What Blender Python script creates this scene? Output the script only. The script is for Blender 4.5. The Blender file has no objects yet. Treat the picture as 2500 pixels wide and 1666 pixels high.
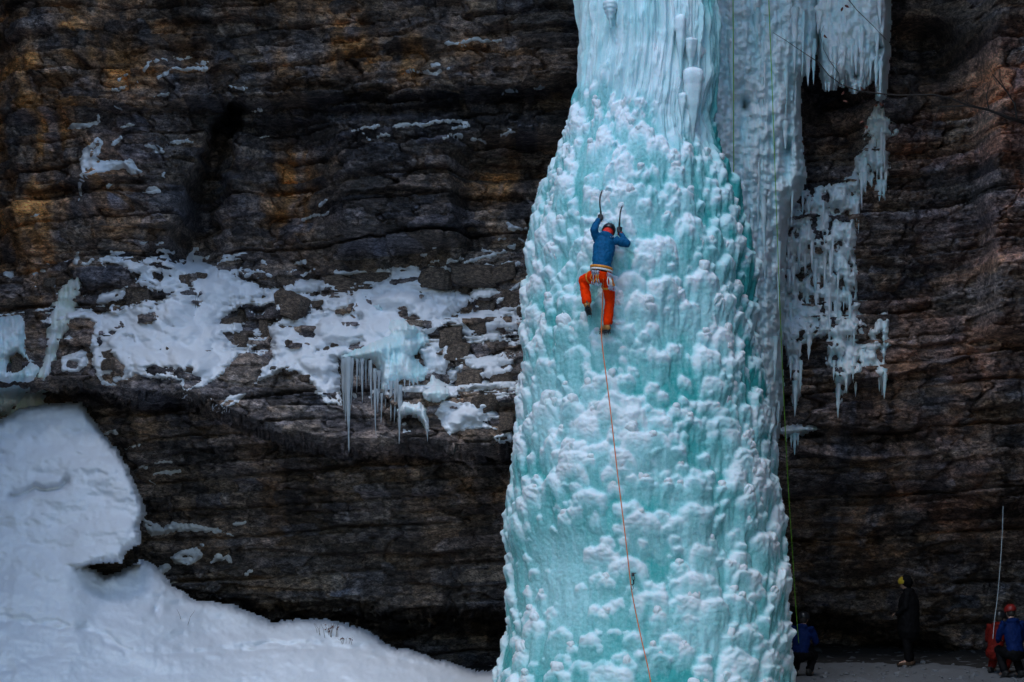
import bpy, bmesh, math, random
import numpy as np
from mathutils import Vector, Matrix

# ---------------------------------------------------------------- camera, sky, sun, exposure
scene = bpy.context.scene
COL = scene.collection
LENS, CAMZ, HOR, CU = 70.0, 3.2, 1250.0, 1250.0
FPX = LENS / 36.0 * 2500.0            # focal length in pixels of the 2500 px wide photograph
cam_data = bpy.data.cameras.new('camera')
cam = bpy.data.objects.new('camera', cam_data); COL.objects.link(cam)
cam_data.sensor_width = 36.0; cam_data.lens = LENS
cam_data.shift_y = (HOR - 833.0) / 2500.0
cam_data.clip_end = 2000.0
cam.location = (0, 0, CAMZ); cam.rotation_euler = (math.pi / 2, 0, 0)
scene.camera = cam

SUN_EL, SUN_AZ = math.radians(60), math.radians(-24)     # azimuth from straight behind the camera, negative = from the left
world = bpy.data.worlds.new('World'); scene.world = world; world.use_nodes = True
wn = world.node_tree.nodes; wl = world.node_tree.links
sky = wn.new('ShaderNodeTexSky'); sky.sky_type = 'NISHITA'; sky.sun_disc = False
sky.sun_elevation = SUN_EL
sky.air_density = 1.3; sky.dust_density = 0.3; sky.ozone_density = 3.2
bg = wn['Background']; bg.inputs['Strength'].default_value = 0.15
wl.new(sky.outputs['Color'], bg.inputs['Color'])
sun_data = bpy.data.lights.new('sun', 'SUN'); sun = bpy.data.objects.new('sun', sun_data); COL.objects.link(sun)
sun_data.energy = 0.6; sun_data.angle = math.radians(24); sun_data.color = (1.0, 0.985, 0.965)
sd = Vector((math.sin(SUN_AZ) * math.cos(SUN_EL), -math.cos(SUN_AZ) * math.cos(SUN_EL), math.sin(SUN_EL)))
sun.rotation_euler = sd.to_track_quat('Z', 'Y').to_euler(); sun.location = (-10, -10, 40)
sky.sun_rotation = math.atan2(sd.x, sd.y)
vs = scene.view_settings
vs.view_transform = 'Standard'; vs.look = 'None'; vs.gamma = 1.0; vs.use_curve_mapping = False
vs.exposure = 0.74
scene.cycles.max_bounces = 6; scene.cycles.diffuse_bounces = 3; scene.cycles.glossy_bounces = 2
scene.cycles.transmission_bounces = 4; scene.cycles.caustics_reflective = False; scene.cycles.caustics_refractive = False
scene.cycles.use_denoising = True
scene.cycles.use_adaptive_sampling = True; scene.cycles.adaptive_threshold = 0.025

# ---------------------------------------------------------------- helpers
rng = np.random.RandomState(7)
random.seed(7); np.seterr(over='ignore')
f32 = np.float32

def P(u, v, Y):
    """photograph pixel (u, v) at distance Y -> a point of the place"""
    return Vector(((u - CU) * Y / FPX, Y, CAMZ + (HOR - v) * Y / FPX))

def _hash(ix, iy, seed):
    h = (ix.astype(np.int64) * 374761393 + iy.astype(np.int64) * 668265263 + seed * 974634617) & 0xFFFFFFFF
    h = ((h ^ (h >> 13)) * 1274126177) & 0xFFFFFFFF
    h = ((h ^ (h >> 16)) * 2246822519) & 0xFFFFFFFF
    return (h ^ (h >> 15)) & 0xFFFFFFFF

def h01(ix, iy, seed=0):
    return (_hash(np.asarray(ix), np.asarray(iy), seed) / 4294967295.0)

_ANG = (np.arange(256) / 256.0 * 2 * np.pi)
_GX, _GY = np.cos(_ANG), np.sin(_ANG)

def gnoise(x, y, seed=0):
    """gradient noise, about -1..1"""
    x = np.asarray(x, dtype=np.float64); y = np.asarray(y, dtype=np.float64)
    x, y = np.broadcast_arrays(x, y)
    ix = np.floor(x).astype(np.int64); iy = np.floor(y).astype(np.int64)
    fx = x - ix; fy = y - iy
    sx = fx * fx * fx * (fx * (fx * 6 - 15) + 10); sy = fy * fy * fy * (fy * (fy * 6 - 15) + 10)
    def g(a, b):
        k = (_hash(ix + a, iy + b, seed) & 255)
        return _GX[k] * (fx - a) + _GY[k] * (fy - b)
    n0 = g(0, 0) * (1 - sx) + g(1, 0) * sx
    n1 = g(0, 1) * (1 - sx) + g(1, 1) * sx
    return (n0 * (1 - sy) + n1 * sy) * 1.5

def fbm(x, y, oct=4, seed=0, gain=0.5, lac=2.03):
    s = 0; a = 1.0; t = 0
    for o in range(oct):
        s = s + a * gnoise(x + o * 17.3, y - o * 9.1, seed + o); t += a
        x = x * lac; y = y * lac; a *= gain
    return s / t

def billow(x, y, oct=3, seed=0):
    s = 0; a = 1.0; t = 0
    for o in range(oct):
        s = s + a * np.abs(gnoise(x + o * 5.7, y + o * 3.3, seed + o)); t += a
        x = x * 2.1; y = y * 2.1; a *= 0.5
    return s / t

def sstep(a, b, x):
    t = np.clip((x - a) / (b - a), 0, 1); return t * t * (3 - 2 * t)

def gauss2(U, V, u, v, su, sv):
    return np.exp(-((U - u) / su) ** 2 - ((V - v) / sv) ** 2)

def sdpoly(U, V, poly):
    """signed distance in pixels, positive inside"""
    poly = np.asarray(poly, float)
    U = np.asarray(U, float); V = np.asarray(V, float)
    d2 = np.full(U.shape, 1e12); inside = np.zeros(U.shape, bool)
    n = len(poly)
    for i in range(n):
        x0, y0 = poly[i]; x1, y1 = poly[(i + 1) % n]
        dx, dy = x1 - x0, y1 - y0
        L = dx * dx + dy * dy + 1e-9
        t = np.clip(((U - x0) * dx + (V - y0) * dy) / L, 0, 1)
        d2 = np.minimum(d2, (U - x0 - t * dx) ** 2 + (V - y0 - t * dy) ** 2)
        if dy != 0:
            c = ((y0 > V) != (y1 > V)) & (U < (V - y0) * dx / dy + x0)
            inside ^= c
    d = np.sqrt(d2)
    return np.where(inside, d, -d)

def sdline(U, V, pts):
    d2 = np.full(np.shape(U), 1e12)
    for (x0, y0), (x1, y1) in zip(pts[:-1], pts[1:]):
        dx, dy = x1 - x0, y1 - y0
        t = np.clip(((U - x0) * dx + (V - y0) * dy) / (dx * dx + dy * dy + 1e-9), 0, 1)
        d2 = np.minimum(d2, (U - x0 - t * dx) ** 2 + (V - y0 - t * dy) ** 2)
    return np.sqrt(d2)

def mesh_from(name, co, quads, attrs=None, smooth=True):
    me = bpy.data.meshes.new(name)
    nv = len(co); nq = len(quads); k = quads.shape[1]
    me.vertices.add(nv); me.vertices.foreach_set('co', np.ascontiguousarray(co, dtype=f32).ravel())
    me.loops.add(nq * k); me.loops.foreach_set('vertex_index', np.ascontiguousarray(quads, dtype=np.int32).ravel())
    me.polygons.add(nq)
    me.polygons.foreach_set('loop_start', np.arange(0, nq * k, k, dtype=np.int32))
    me.polygons.foreach_set('use_smooth', np.full(nq, smooth, dtype=bool))
    me.update(calc_edges=True)
    for an, arr in (attrs or {}).items():
        arr = np.asarray(arr)
        if arr.ndim == 1:
            at = me.attributes.new(an, 'FLOAT', 'POINT'); at.data.foreach_set('value', arr.astype(f32))
        else:
            at = me.attributes.new(an, 'FLOAT_COLOR', 'POINT')
            rgba = np.ones((len(arr), 4), f32); rgba[:, :3] = arr; at.data.foreach_set('color', rgba.ravel())
    return me

def grid_mesh(name, X, Y, Z, attrs=None, keep=None, wrap=False):
    nv, nu = X.shape
    idx = np.arange(nv * nu).reshape(nv, nu)
    a, b, c, d = idx[:-1, :-1], idx[1:, :-1], idx[1:, 1:], idx[:-1, 1:]
    q = np.stack([a, b, c, d], -1).reshape(-1, 4)
    if keep is not None:
        kq = (keep[:-1, :-1] | keep[1:, :-1] | keep[1:, 1:] | keep[:-1, 1:]).ravel()
        q = q[kq]
    co = np.stack([X.ravel(), Y.ravel(), Z.ravel()], -1)
    at = {k2: (v2.reshape(-1) if v2.ndim == 2 else v2.reshape(-1, 3)) for k2, v2 in (attrs or {}).items()}
    if keep is not None:
        used = np.unique(q); remap = np.full(len(co), -1); remap[used] = np.arange(len(used))
        q = remap[q]; co = co[used]; at = {k2: v2[used] for k2, v2 in at.items()}
    return mesh_from(name, co, q, at)

def link(name, me, mat=None, parent=None, label=None, cat=None, group=None, kind=None):
    o = bpy.data.objects.new(name, me); COL.objects.link(o)
    if mat is not None and me is not None and len(me.materials) == 0:
        me.materials.append(mat)
    if parent: o.parent = parent
    if label: o['label'] = label
    if cat: o['category'] = cat
    if group: o['group'] = group
    if kind: o['kind'] = kind
    return o

# ---------------------------------------------------------------- materials
def new_mat(name):
    m = bpy.data.materials.new(name); m.use_nodes = True
    return m, m.node_tree.nodes, m.node_tree.links, m.node_tree.nodes['Principled BSDF']

def ramp(n, stops):
    r = n.new('ShaderNodeValToRGB'); e = r.color_ramp.elements
    e[0].position, e[0].color = stops[0][0], (*stops[0][1], 1)
    e[1].position, e[1].color = stops[-1][0], (*stops[-1][1], 1)
    for p, c in stops[1:-1]:
        x = e.new(p); x.color = (*c, 1)
    return r

def coords(n, l, scale):
    tc = n.new('ShaderNodeTexCoord'); mp = n.new('ShaderNodeMapping'); mp.inputs['Scale'].default_value = scale
    l.new(tc.outputs['Object'], mp.inputs['Vector']); return mp.outputs['Vector']

def noise_node(n, l, vec, scale, detail=5, rough=0.6):
    t = n.new('ShaderNodeTexNoise'); t.inputs['Scale'].default_value = scale
    t.inputs['Detail'].default_value = detail; t.inputs['Roughness'].default_value = rough
    l.new(vec, t.inputs['Vector']); return t

def rock_material(name, tint_attr=True, base=(0.06, 0.052, 0.046)):
    m, n, l, b = new_mat(name)
    b.inputs['Roughness'].default_value = 0.72
    b.inputs['Specular IOR Level'].default_value = 0.25
    v1 = coords(n, l, (1, 1, 2.2))
    n1 = noise_node(n, l, v1, 5.0, 8, 0.68)
    n2 = noise_node(n, l, v1, 18.0, 6, 0.75)
    v3 = coords(n, l, (0.9, 0.9, 1.9)); n3 = noise_node(n, l, v3, 2.2, 9, 0.74)
    r1 = ramp(n, [(0.30, (0.22, 0.22, 0.25)), (0.48, (0.8, 0.79, 0.8)), (0.68, (2.1, 1.95, 1.8))])
    l.new(n1.outputs['Fac'], r1.inputs['Fac'])
    mul = n.new('ShaderNodeMix'); mul.data_type = 'RGBA'; mul.blend_type = 'MULTIPLY'; mul.inputs[0].default_value = 1.0
    if tint_attr:
        a = n.new('ShaderNodeAttribute'); a.attribute_name = 'tint'; l.new(a.outputs['Color'], mul.inputs[6])
    else:
        mul.inputs[6].default_value = (*base, 1)
    l.new(r1.outputs['Color'], mul.inputs[7])
    r2 = ramp(n, [(0.34, (0.25, 0.25, 0.26)), (0.66, (1.8, 1.78, 1.75))]); l.new(n2.outputs['Fac'], r2.inputs['Fac'])
    mul2 = n.new('ShaderNodeMix'); mul2.data_type = 'RGBA'; mul2.blend_type = 'MULTIPLY'; mul2.inputs[0].default_value = 1.0
    l.new(mul.outputs[2], mul2.inputs[6]); l.new(r2.outputs['Color'], mul2.inputs[7])
    ab = n.new('ShaderNodeMath'); ab.operation = 'SUBTRACT'; ab.inputs[1].default_value = 0.5; l.new(n3.outputs['Fac'], ab.inputs[0])
    ab2 = n.new('ShaderNodeMath'); ab2.operation = 'ABSOLUTE'; l.new(ab.outputs[0], ab2.inputs[0])
    fis = ramp(n, [(0.0, (0.18, 0.18, 0.19)), (0.012, (0.7, 0.7, 0.7)), (0.035, (1, 1, 1))]); l.new(ab2.outputs[0], fis.inputs['Fac'])     # fine fissures along the bedding
    mul3 = n.new('ShaderNodeMix'); mul3.data_type = 'RGBA'; mul3.blend_type = 'MULTIPLY'; mul3.inputs[0].default_value = 1.0
    l.new(mul2.outputs[2], mul3.inputs[6]); l.new(fis.outputs['Color'], mul3.inputs[7])
    l.new(mul3.outputs[2], b.inputs['Base Color'])
    bp = n.new('ShaderNodeBump'); bp.inputs['Strength'].default_value = 1.0; bp.inputs['Distance'].default_value = 0.06
    add = n.new('ShaderNodeMath'); add.operation = 'MULTIPLY_ADD'; add.inputs[1].default_value = 0.35
    l.new(n2.outputs['Fac'], add.inputs[0]); l.new(n1.outputs['Fac'], add.inputs[2])
    l.new(add.outputs[0], bp.inputs['Height']); l.new(bp.outputs['Normal'], b.inputs['Normal'])
    return m

def snow_material(name, col=(0.80, 0.83, 0.88), dirt=0.0, dirtcol=(0.16, 0.14, 0.12), bump=0.018):
    m, n, l, b = new_mat(name)
    b.inputs['Roughness'].default_value = 0.65; b.inputs['Specular IOR Level'].default_value = 0.2
    v1 = coords(n, l, (1, 1, 1))
    n1 = noise_node(n, l, v1, 3.5, 9, 0.62); n2 = noise_node(n, l, v1, 60.0, 4, 0.6)
    mix = n.new('ShaderNodeMix'); mix.data_type = 'RGBA'
    mix.inputs[6].default_value = (*col, 1); mix.inputs[7].default_value = (*dirtcol, 1)
    r = ramp(n, [(0.56, (0, 0, 0)), (0.75, (1, 1, 1))]); l.new(n2.outputs['Fac'], r.inputs['Fac'])
    r1 = ramp(n, [(0.35, (0.1, 0.1, 0.1)), (0.7, (1, 1, 1))]); l.new(n1.outputs['Fac'], r1.inputs['Fac'])
    mm = n.new('ShaderNodeMath'); mm.operation = 'MULTIPLY'; l.new(r.outputs['Color'], mm.inputs[0]); l.new(r1.outputs['Color'], mm.inputs[1])
    m2 = n.new('ShaderNodeMath'); m2.operation = 'MULTIPLY'; m2.inputs[1].default_value = dirt; l.new(mm.outputs[0], m2.inputs[0])
    l.new(m2.outputs[0], mix.inputs[0]); l.new(mix.outputs[2], b.inputs['Base Color'])
    bp = n.new('ShaderNodeBump'); bp.inputs['Strength'].default_value = 0.7; bp.inputs['Distance'].default_value = bump
    add = n.new('ShaderNodeMath'); add.operation = 'MULTIPLY_ADD'; add.inputs[1].default_value = 0.5
    l.new(n2.outputs['Fac'], add.inputs[0]); l.new(n1.outputs['Fac'], add.inputs[2])
    l.new(add.outputs[0], bp.inputs['Height']); l.new(bp.outputs['Normal'], b.inputs['Normal'])
    return m

def ice_material(name, deep=(0.06, 0.42, 0.41), pale=(0.42, 0.74, 0.77), rime=(0.80, 0.89, 0.93), sss=0.35):
    """clear ice to frosted ice to snow-white rime, by the mesh attribute 'rime'"""
    m, n, l, b = new_mat(name)
    a = n.new('ShaderNodeAttribute'); a.attribute_name = 'rime'
    vs_ = coords(n, l, (1, 1, 0.16)); st = noise_node(n, l, vs_, 9.0, 4, 0.6)
    vi = coords(n, l, (1, 1, 1)); fi = noise_node(n, l, vi, 26.0, 5, 0.65)
    add = n.new('ShaderNodeMath'); add.operation = 'MULTIPLY_ADD'; add.inputs[1].default_value = 0.26; 
    sub = n.new('ShaderNodeMath'); sub.operation = 'SUBTRACT'; sub.inputs[1].default_value = 0.5
    l.new(st.outputs['Fac'], sub.inputs[0]); l.new(sub.outputs[0], add.inputs[0]); l.new(a.outputs['Fac'], add.inputs[2])
    sub2 = n.new('ShaderNodeMath'); sub2.operation = 'SUBTRACT'; sub2.inputs[1].default_value = 0.5; l.new(fi.outputs['Fac'], sub2.inputs[0])
    add2 = n.new('ShaderNodeMath'); add2.operation = 'MULTIPLY_ADD'; add2.inputs[1].default_value = 0.28
    l.new(sub2.outputs[0], add2.inputs[0]); l.new(add.outputs[0], add2.inputs[2])
    mid = tuple(0.45 * p + 0.55 * r_ for p, r_ in zip(pale, rime))
    r = ramp(n, [(0.04, deep), (0.34, pale), (0.62, mid), (0.86, rime)]); l.new(add2.outputs[0], r.inputs['Fac'])
    l.new(r.outputs['Color'], b.inputs['Base Color'])
    rr = ramp(n, [(0.2, (0.22,) * 3), (0.7, (0.62,) * 3)]); l.new(add2.outputs[0], rr.inputs['Fac']); l.new(rr.outputs['Color'], b.inputs['Roughness'])
    b.inputs['Subsurface Weight'].default_value = sss
    b.inputs['Subsurface Radius'].default_value = (0.25, 0.85, 1.0); b.inputs['Subsurface Scale'].default_value = 0.12
    b.inputs['IOR'].default_value = 1.31
    bp = n.new('ShaderNodeBump'); bp.inputs['Strength'].default_value = 0.5; bp.inputs['Distance'].default_value = 0.03
    l.new(fi.outputs['Fac'], bp.inputs['Height']); l.new(bp.outputs['Normal'], b.inputs['Normal'])
    return m

def plain(name, col, rough=0.6, metal=0.0, noise=0.25, scale=30.0, bump=0.0, stretch=(1, 1, 1)):
    m, n, l, b = new_mat(name)
    v1 = coords(n, l, stretch); n1 = noise_node(n, l, v1, scale, 4, 0.6)
    r = ramp(n, [(0.3, tuple(c * (1 - noise) for c in col)), (0.7, tuple(min(1, c * (1 + noise)) for c in col))])
    l.new(n1.outputs['Fac'], r.inputs['Fac']); l.new(r.outputs['Color'], b.inputs['Base Color'])
    b.inputs['Roughness'].default_value = rough; b.inputs['Metallic'].default_value = metal
    if bump:
        bp = n.new('ShaderNodeBump'); bp.inputs['Strength'].default_value = 0.6; bp.inputs['Distance'].default_value = bump
        l.new(n1.outputs['Fac'], bp.inputs['Height']); l.new(bp.outputs['Normal'], b.inputs['Normal'])
    return m

M_ROCK = rock_material('layered rock')
M_BOULDER = rock_material('boulder rock', False, (0.17, 0.135, 0.11))
M_SNOW = snow_material('snow', dirt=0.30, dirtcol=(0.30, 0.32, 0.36))
M_LEDGE = snow_material('ledge snow', dirt=0.16, bump=0.02)
M_GROUND = snow_material('trodden snow', (0.15, 0.16, 0.175), dirt=0.85, bump=0.02)
M_ICE = ice_material('pillar ice')
M_CURTAIN = ice_material('curtain ice', (0.14, 0.44, 0.48), (0.54, 0.82, 0.88), (0.86, 0.94, 0.97), 0.25)
M_ICICLE = ice_material('clear icicle ice', (0.20, 0.30, 0.34), (0.50, 0.60, 0.66), (0.80, 0.85, 0.90), 0.0)
M_ICICLE.node_tree.nodes['Principled BSDF'].inputs['Transmission Weight'].default_value = 0.45
M_YICE = ice_material('yellowish ice', (0.36, 0.48, 0.34), (0.62, 0.70, 0.60), (0.82, 0.86, 0.90), 0.25)

# ---------------------------------------------------------------- cliff
def axis(segs):
    out = []
    for a, b, s in segs:
        out.append(np.arange(a, b, s, dtype=float))
    return np.concatenate(out)

ua = axis([(-1500, -60, 24), (-60, 1330, 3.1), (1330, 1860, 18), (1860, 2560, 3.1), (2560, 3900, 24)])
va = axis([(-1300, -60, 18), (-60, 1720, 2.9), (1720, 1900, 18)])
UU, VV = np.meshgrid(ua, va)

def cliff_base(U, V):
    """broad shape of the alcove wall: distance from the camera for each direction"""
    Y = np.full(U.shape, 39.4)
    warp = fbm(U / 260., V / 260., 3, 11)
    L = 1 - sstep(1300, 1850, U)                                  # left wall
    R = 1 - L
    V2 = V + 26 * warp
    # left wall: steps back below the upper band, bench, overhang, undercut, black slot
    lip = np.interp(U, [-500, 150, 300, 450, 560, 700, 800, 950, 1250, 1400], [930, 945, 962, 975, 1010, 1062, 1085, 1092, 1088, 1090])
    btop = np.interp(U, [-500, 150, 300, 450, 560, 700, 900, 1050, 1250, 1400], [640, 640, 632, 628, 660, 690, 668, 648, 610, 600])
    yl = 38.9 + 0.9 * sstep(225, 290, V2 + 0.05 * (U - 700)) + 0.25 * sstep(560, 640, V2)
    tt = np.clip((V2 - btop) / (lip - btop), 0, 1)
    bw_ = np.interp(U, [-500, 200, 380, 1400], [2.0, 2.0, 2.9, 2.9]); bench = bw_ * tt ** 0.9
    under = sstep(-18, 34, V2 - lip) * (bw_ + 0.3) + sstep(0, 300, V2 - lip) * 1.5
    slot = 3.4 * sstep(-30, 60, V2 - np.interp(U, [0, 400, 560, 700, 900, 1100, 1300], [1440, 1445, 1468, 1490, 1500, 1505, 1510]))
    yl = yl - bench + under + slot
    # gully and alcove in the upper left wall
    gx = np.interp(V, [230, 300, 450, 600, 680], [590, 560, 515, 478, 470])
    gw = np.interp(V, [230, 300, 450, 600, 680], [10, 24, 36, 52, 30])
    yl = yl + 2.0 * np.exp(-np.abs((U - gx + 14 * gnoise(U / 40., V / 30., 91)) / (gw * 1.1)) ** 3) * sstep(225, 290, V) * (1 - sstep(620, 690, V2))
    yl = yl + 0.8 * np.exp(-((U - 690) / 75) ** 4 - ((V - 450) / 130) ** 4)
    yl = yl + 1.0 * np.exp(-((U - 1240) / 130) ** 4 - ((V - 400) / 55) ** 4) - 0.5 * np.exp(-((U - 1330) / 190) ** 4 - ((V + 0.2 * (U - 1330) - 320) / 45) ** 4)
    yl = yl - 1.15 * sstep(780, 850, U) * (1 - sstep(1090, 1150, U)) * sstep(285, 305, V + 0.06 * (U - 900)) * (1 - sstep(560, 640, V2))
    yl = yl - 0.7 * (1 - sstep(180, 330, U)) * (1 - sstep(500, 700, V))
    yl = yl - 1.0 * np.exp(-((U - 330) / 150) ** 4 - ((V - 490) / 190) ** 4)
    yl = yl + 1.2 * (1 - sstep(-40, 60, U)) * (1 - sstep(640, 760, V))
    # right wall
    yr = 40.0 + 0.5 * sstep(1000, 1090, V2) + 0.5 * sstep(1180, 1300, V2)
    yr = yr + 2.6 * sstep(1150, 1480, V2) + 3.4 * sstep(-40, 60, V2 - np.interp(U, [1850, 2000, 2200, 2330, 2500], [1500, 1505, 1545, 1600, 1640]))
    yr = yr - 1.5 * sstep(2370, 2440, U + 40 * warp) * (1 - sstep(760, 900, V2)) - 0.7 * sstep(2260, 2420, U + 50 * warp) * (1 - sstep(1180, 1260, V2))
    yr = yr + 1.6 * np.exp(-((U - 2250) / 90) ** 4 - ((V - 125) / 75) ** 4) - 0.5 * gauss2(U, V, 2380, 60, 90, 60)
    yr = yr + 0.9 * np.exp(-((U - 2020) / 70) ** 4 - ((V - 290) / 120) ** 4)
    Y = L * yl + R * yr + 0.45 * fbm(U / 210., V / 150., 3, 15)
    # unseen alcove roof, extended on the right to shade it, then the upper cliff
    Y = Y - (4.5 + 4.5 * sstep(2180, 2450, U)) * sstep(-40, -620, V) + 1.5 * sstep(-700, -1300, V)
    Y = Y - 17.0 * sstep(-60, -1100, U) ** 1.1 - 18.0 * sstep(2530, 3050, U) ** 1.1  # unseen side walls added out of frame to darken both sides
    return Y

def strata(x, z, seed, tmin, tmax, off, boff, tilt, bw, warp_amp=0.12):
    """layered, block-jointed rock: how far each block stands out, its cracks and ids"""
    r = np.random.RandomState(seed)
    th = tmin * (tmax / tmin) ** r.rand(int(60 / tmin))
    bounds = -10 + np.cumsum(th); bounds = bounds[bounds < 60]
    w = z - tilt * x + warp_amp * fbm(x / 2.2, z / 1.4, 3, seed + 3) + 0.25 * warp_amp * fbm(x * 2.1, z * 2.8, 2, seed + 5)
    i = np.clip(np.searchsorted(bounds, w), 1, len(bounds) - 1)
    lo, hi = bounds[i - 1], bounds[i]
    e = np.minimum(w - lo, hi - w)
    lo_off = (h01(i, i * 0, seed) - 0.45) * off
    width = bw * (hi - lo) ** 0.6 * (0.6 + 1.2 * h01(i, i * 0 + 3, seed))
    xb = x / width + 37.0 * h01(i, i * 0 + 5, seed) + 0.28 * gnoise(x * 1.3, z * 3.1, seed + 8)
    j = np.floor(xb).astype(np.int64); fx = xb - j
    ex = np.minimum(fx, 1 - fx) * width
    blk = (h01(i, j, seed + 9) - 0.5) * boff
    tilt_in = (h01(i, j, seed + 10) - 0.5) * 0.25 * boff * (fx - 0.5) * 2
    crack = h01(i, i * 0 + 11, seed) * sstep(-0.35, 0.25, fbm(x / 1.7, i * 3.7, 2, seed + 13))       # joints open and close along a bed
    p = lo_off + blk + tilt_in - (0.25 + 1.0 * crack) * off * np.exp(-((w - lo) / (0.05 * (hi - lo) + 0.016)) ** 2) - 0.55 * boff * np.exp(-(ex / 0.024) ** 2)
    p = p - 0.22 * off * (1 - np.clip((w - lo) / (hi - lo), 0, 1)) ** 2
    return p, i, j

def facets(x, z, seed, sx, sz, off, slope):
    """broken faces: every cell its own little tilted plane"""
    gx_, gz_ = x / sx, z / sz
    ix, iz = np.floor(gx_).astype(np.int64), np.floor(gz_).astype(np.int64)
    best = np.full(x.shape, 1e9); sec = np.full(x.shape, 1e9); val = np.zeros(x.shape)
    for a in (-1, 0, 1):
        for b in (-1, 0, 1):
            cx, cz = ix + a, iz + b
            px_ = cx + 0.1 + 0.8 * h01(cx, cz, seed); pz_ = cz + 0.1 + 0.8 * h01(cx, cz, seed + 1)
            dx, dz = gx_ - px_, gz_ - pz_
            d = dx * dx + dz * dz
            hv = (h01(cx, cz, seed + 2) - 0.5) * off + dx * (h01(cx, cz, seed + 3) - 0.5) * slope + dz * (h01(cx, cz, seed + 4) - 0.62) * slope
            m = d < best
            sec = np.where(m, best, np.minimum(sec, d)); val = np.where(m, hv, val); best = np.where(m, d, best)
    edge = np.sqrt(sec) - np.sqrt(best)
    return val, edge

# the beds that stand out one by one: (step in m, fade upward in px, line of the lower edge)
BED_EDGES = [
 (.34, 40, [(540,176),(654,157),(760,146),(832,136),(921,123),(1060,108)]), (.30, 40, [(1160,66),(1225,57),(1330,52),(1430,44)]), (.45, 50, [(540,264),(700,258),(830,252),(960,250),(1150,246),(1280,226),(1400,203)]),
 (.36, 40, [(290,276),(380,262),(470,258),(560,268)]), (.28, 20, [(800,280),(1000,270),(1200,252),(1400,226)]), (.30, 25, [(540,302),(700,300),(850,294)]), (.55, 60, [(1130,376),(1200,362),(1290,350),(1370,340)]),
 (.28, 30, [(590,416),(680,400),(770,398),(810,384)]), (.22, 20, [(1150,408),(1250,412),(1340,410)]), (.40, 40, [(90,472),(190,447),(330,440)]), (.36, 40, [(580,1172),(719,1190),(860,1200),(983,1205),(1069,1212),(1240,1196)]),
 (.26, 30, [(700,1244),(880,1240),(1000,1247),(1080,1240),(1250,1238)]), (.40, 40, [(850,1348),(950,1350),(1040,1352),(1110,1345)]), (.22, 30, [(580,1338),(720,1345),(870,1356)]), (.26, 25, [(320,1134),(420,1128),(570,1140)]),
 (.36, 30, [(470,978),(560,1018),(620,1045),(720,1062)]), (.26, 30, [(1970,1033),(2060,1045),(2140,1057),(2270,1050)]), (.28, 30, [(1990,918),(2100,932),(2250,905),(2340,878)]), (.36, 40, [(2120,838),(2240,848),(2320,834)]),
 (.24, 30, [(2160,638),(2240,655),(2320,650)]), (.40, 40, [(1950,1108),(2100,1127),(2270,1110)]), (.28, 30, [(1950,1273),(2060,1280),(2190,1292)]), (.28, 30, [(1950,1315),(2010,1318),(2100,1337)]), (.26, 30, [(2220,1282),(2330,1265),(2430,1277)]),
 (.36, 40, [(1940,1418),(2080,1442),(2160,1425)]), (.30, 40, [(330,70),(420,48),(560,36),(640,40)]), (.26, 30, [(330,128),(420,112),(520,104)]), (.26, 30, [(700,200),(820,196),(900,190)]), (.24, 25, [(900,186),(1010,178),(1120,170),(1260,166)]),
 (.26, 25, [(860,560),(960,552),(1080,560),(1180,552)]), (.22, 20, [(860,470),(960,462),(1080,470)]), (.24, 25, [(230,560),(330,548),(440,556)]), (.30, 30, [(2190,300),(2290,312),(2390,300)]), (.26, 25, [(2180,420),(2280,428),(2390,412)]), (.24, 25, [(2110,540),(2220,548),(2340,536)]),
 (.30, 30, [(1000,1420),(1100,1432),(1230,1424)]), (.26, 30, [(480,1412),(600,1428),(760,1440)]), (.30, 35, [(2250,740),(2340,726),(2440,738)]), (.30, 40, [(2290,985),(2380,1000),(2470,985)]),
]
def bed_edges(U, V):
    p = np.zeros(U.shape)
    jit = 5 * fbm(U / 45., V / 200., 4, 371, 0.6)
    for a, h, pts in BED_EDGES:
        pu = [q[0] for q in pts]; pv = [q[1] for q in pts]
        near = (U > pu[0] - 60) & (U < pu[-1] + 60) & (V > min(pv) - 4 * h) & (V < max(pv) + 14)
        u, v = U[near], V[near]
        s_ = np.interp(u, pu, pv) + jit[near] - v
        tap = sstep(pu[0] - 60, pu[0] + 40, u) * (1 - sstep(pu[-1] - 40, pu[-1] + 60, u)) * (0.65 + 0.5 * gnoise(u / 70., u * 0 + a * 40, 373))
        p[near] += a * tap * sstep(-2.2, 1.2, s_) * np.exp(-np.maximum(s_, 0) / h) - 0.25 * a * tap * np.exp(-(np.minimum(s_ + 3, 0) / 9) ** 2) * (s_ < -3)
    return p

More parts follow.
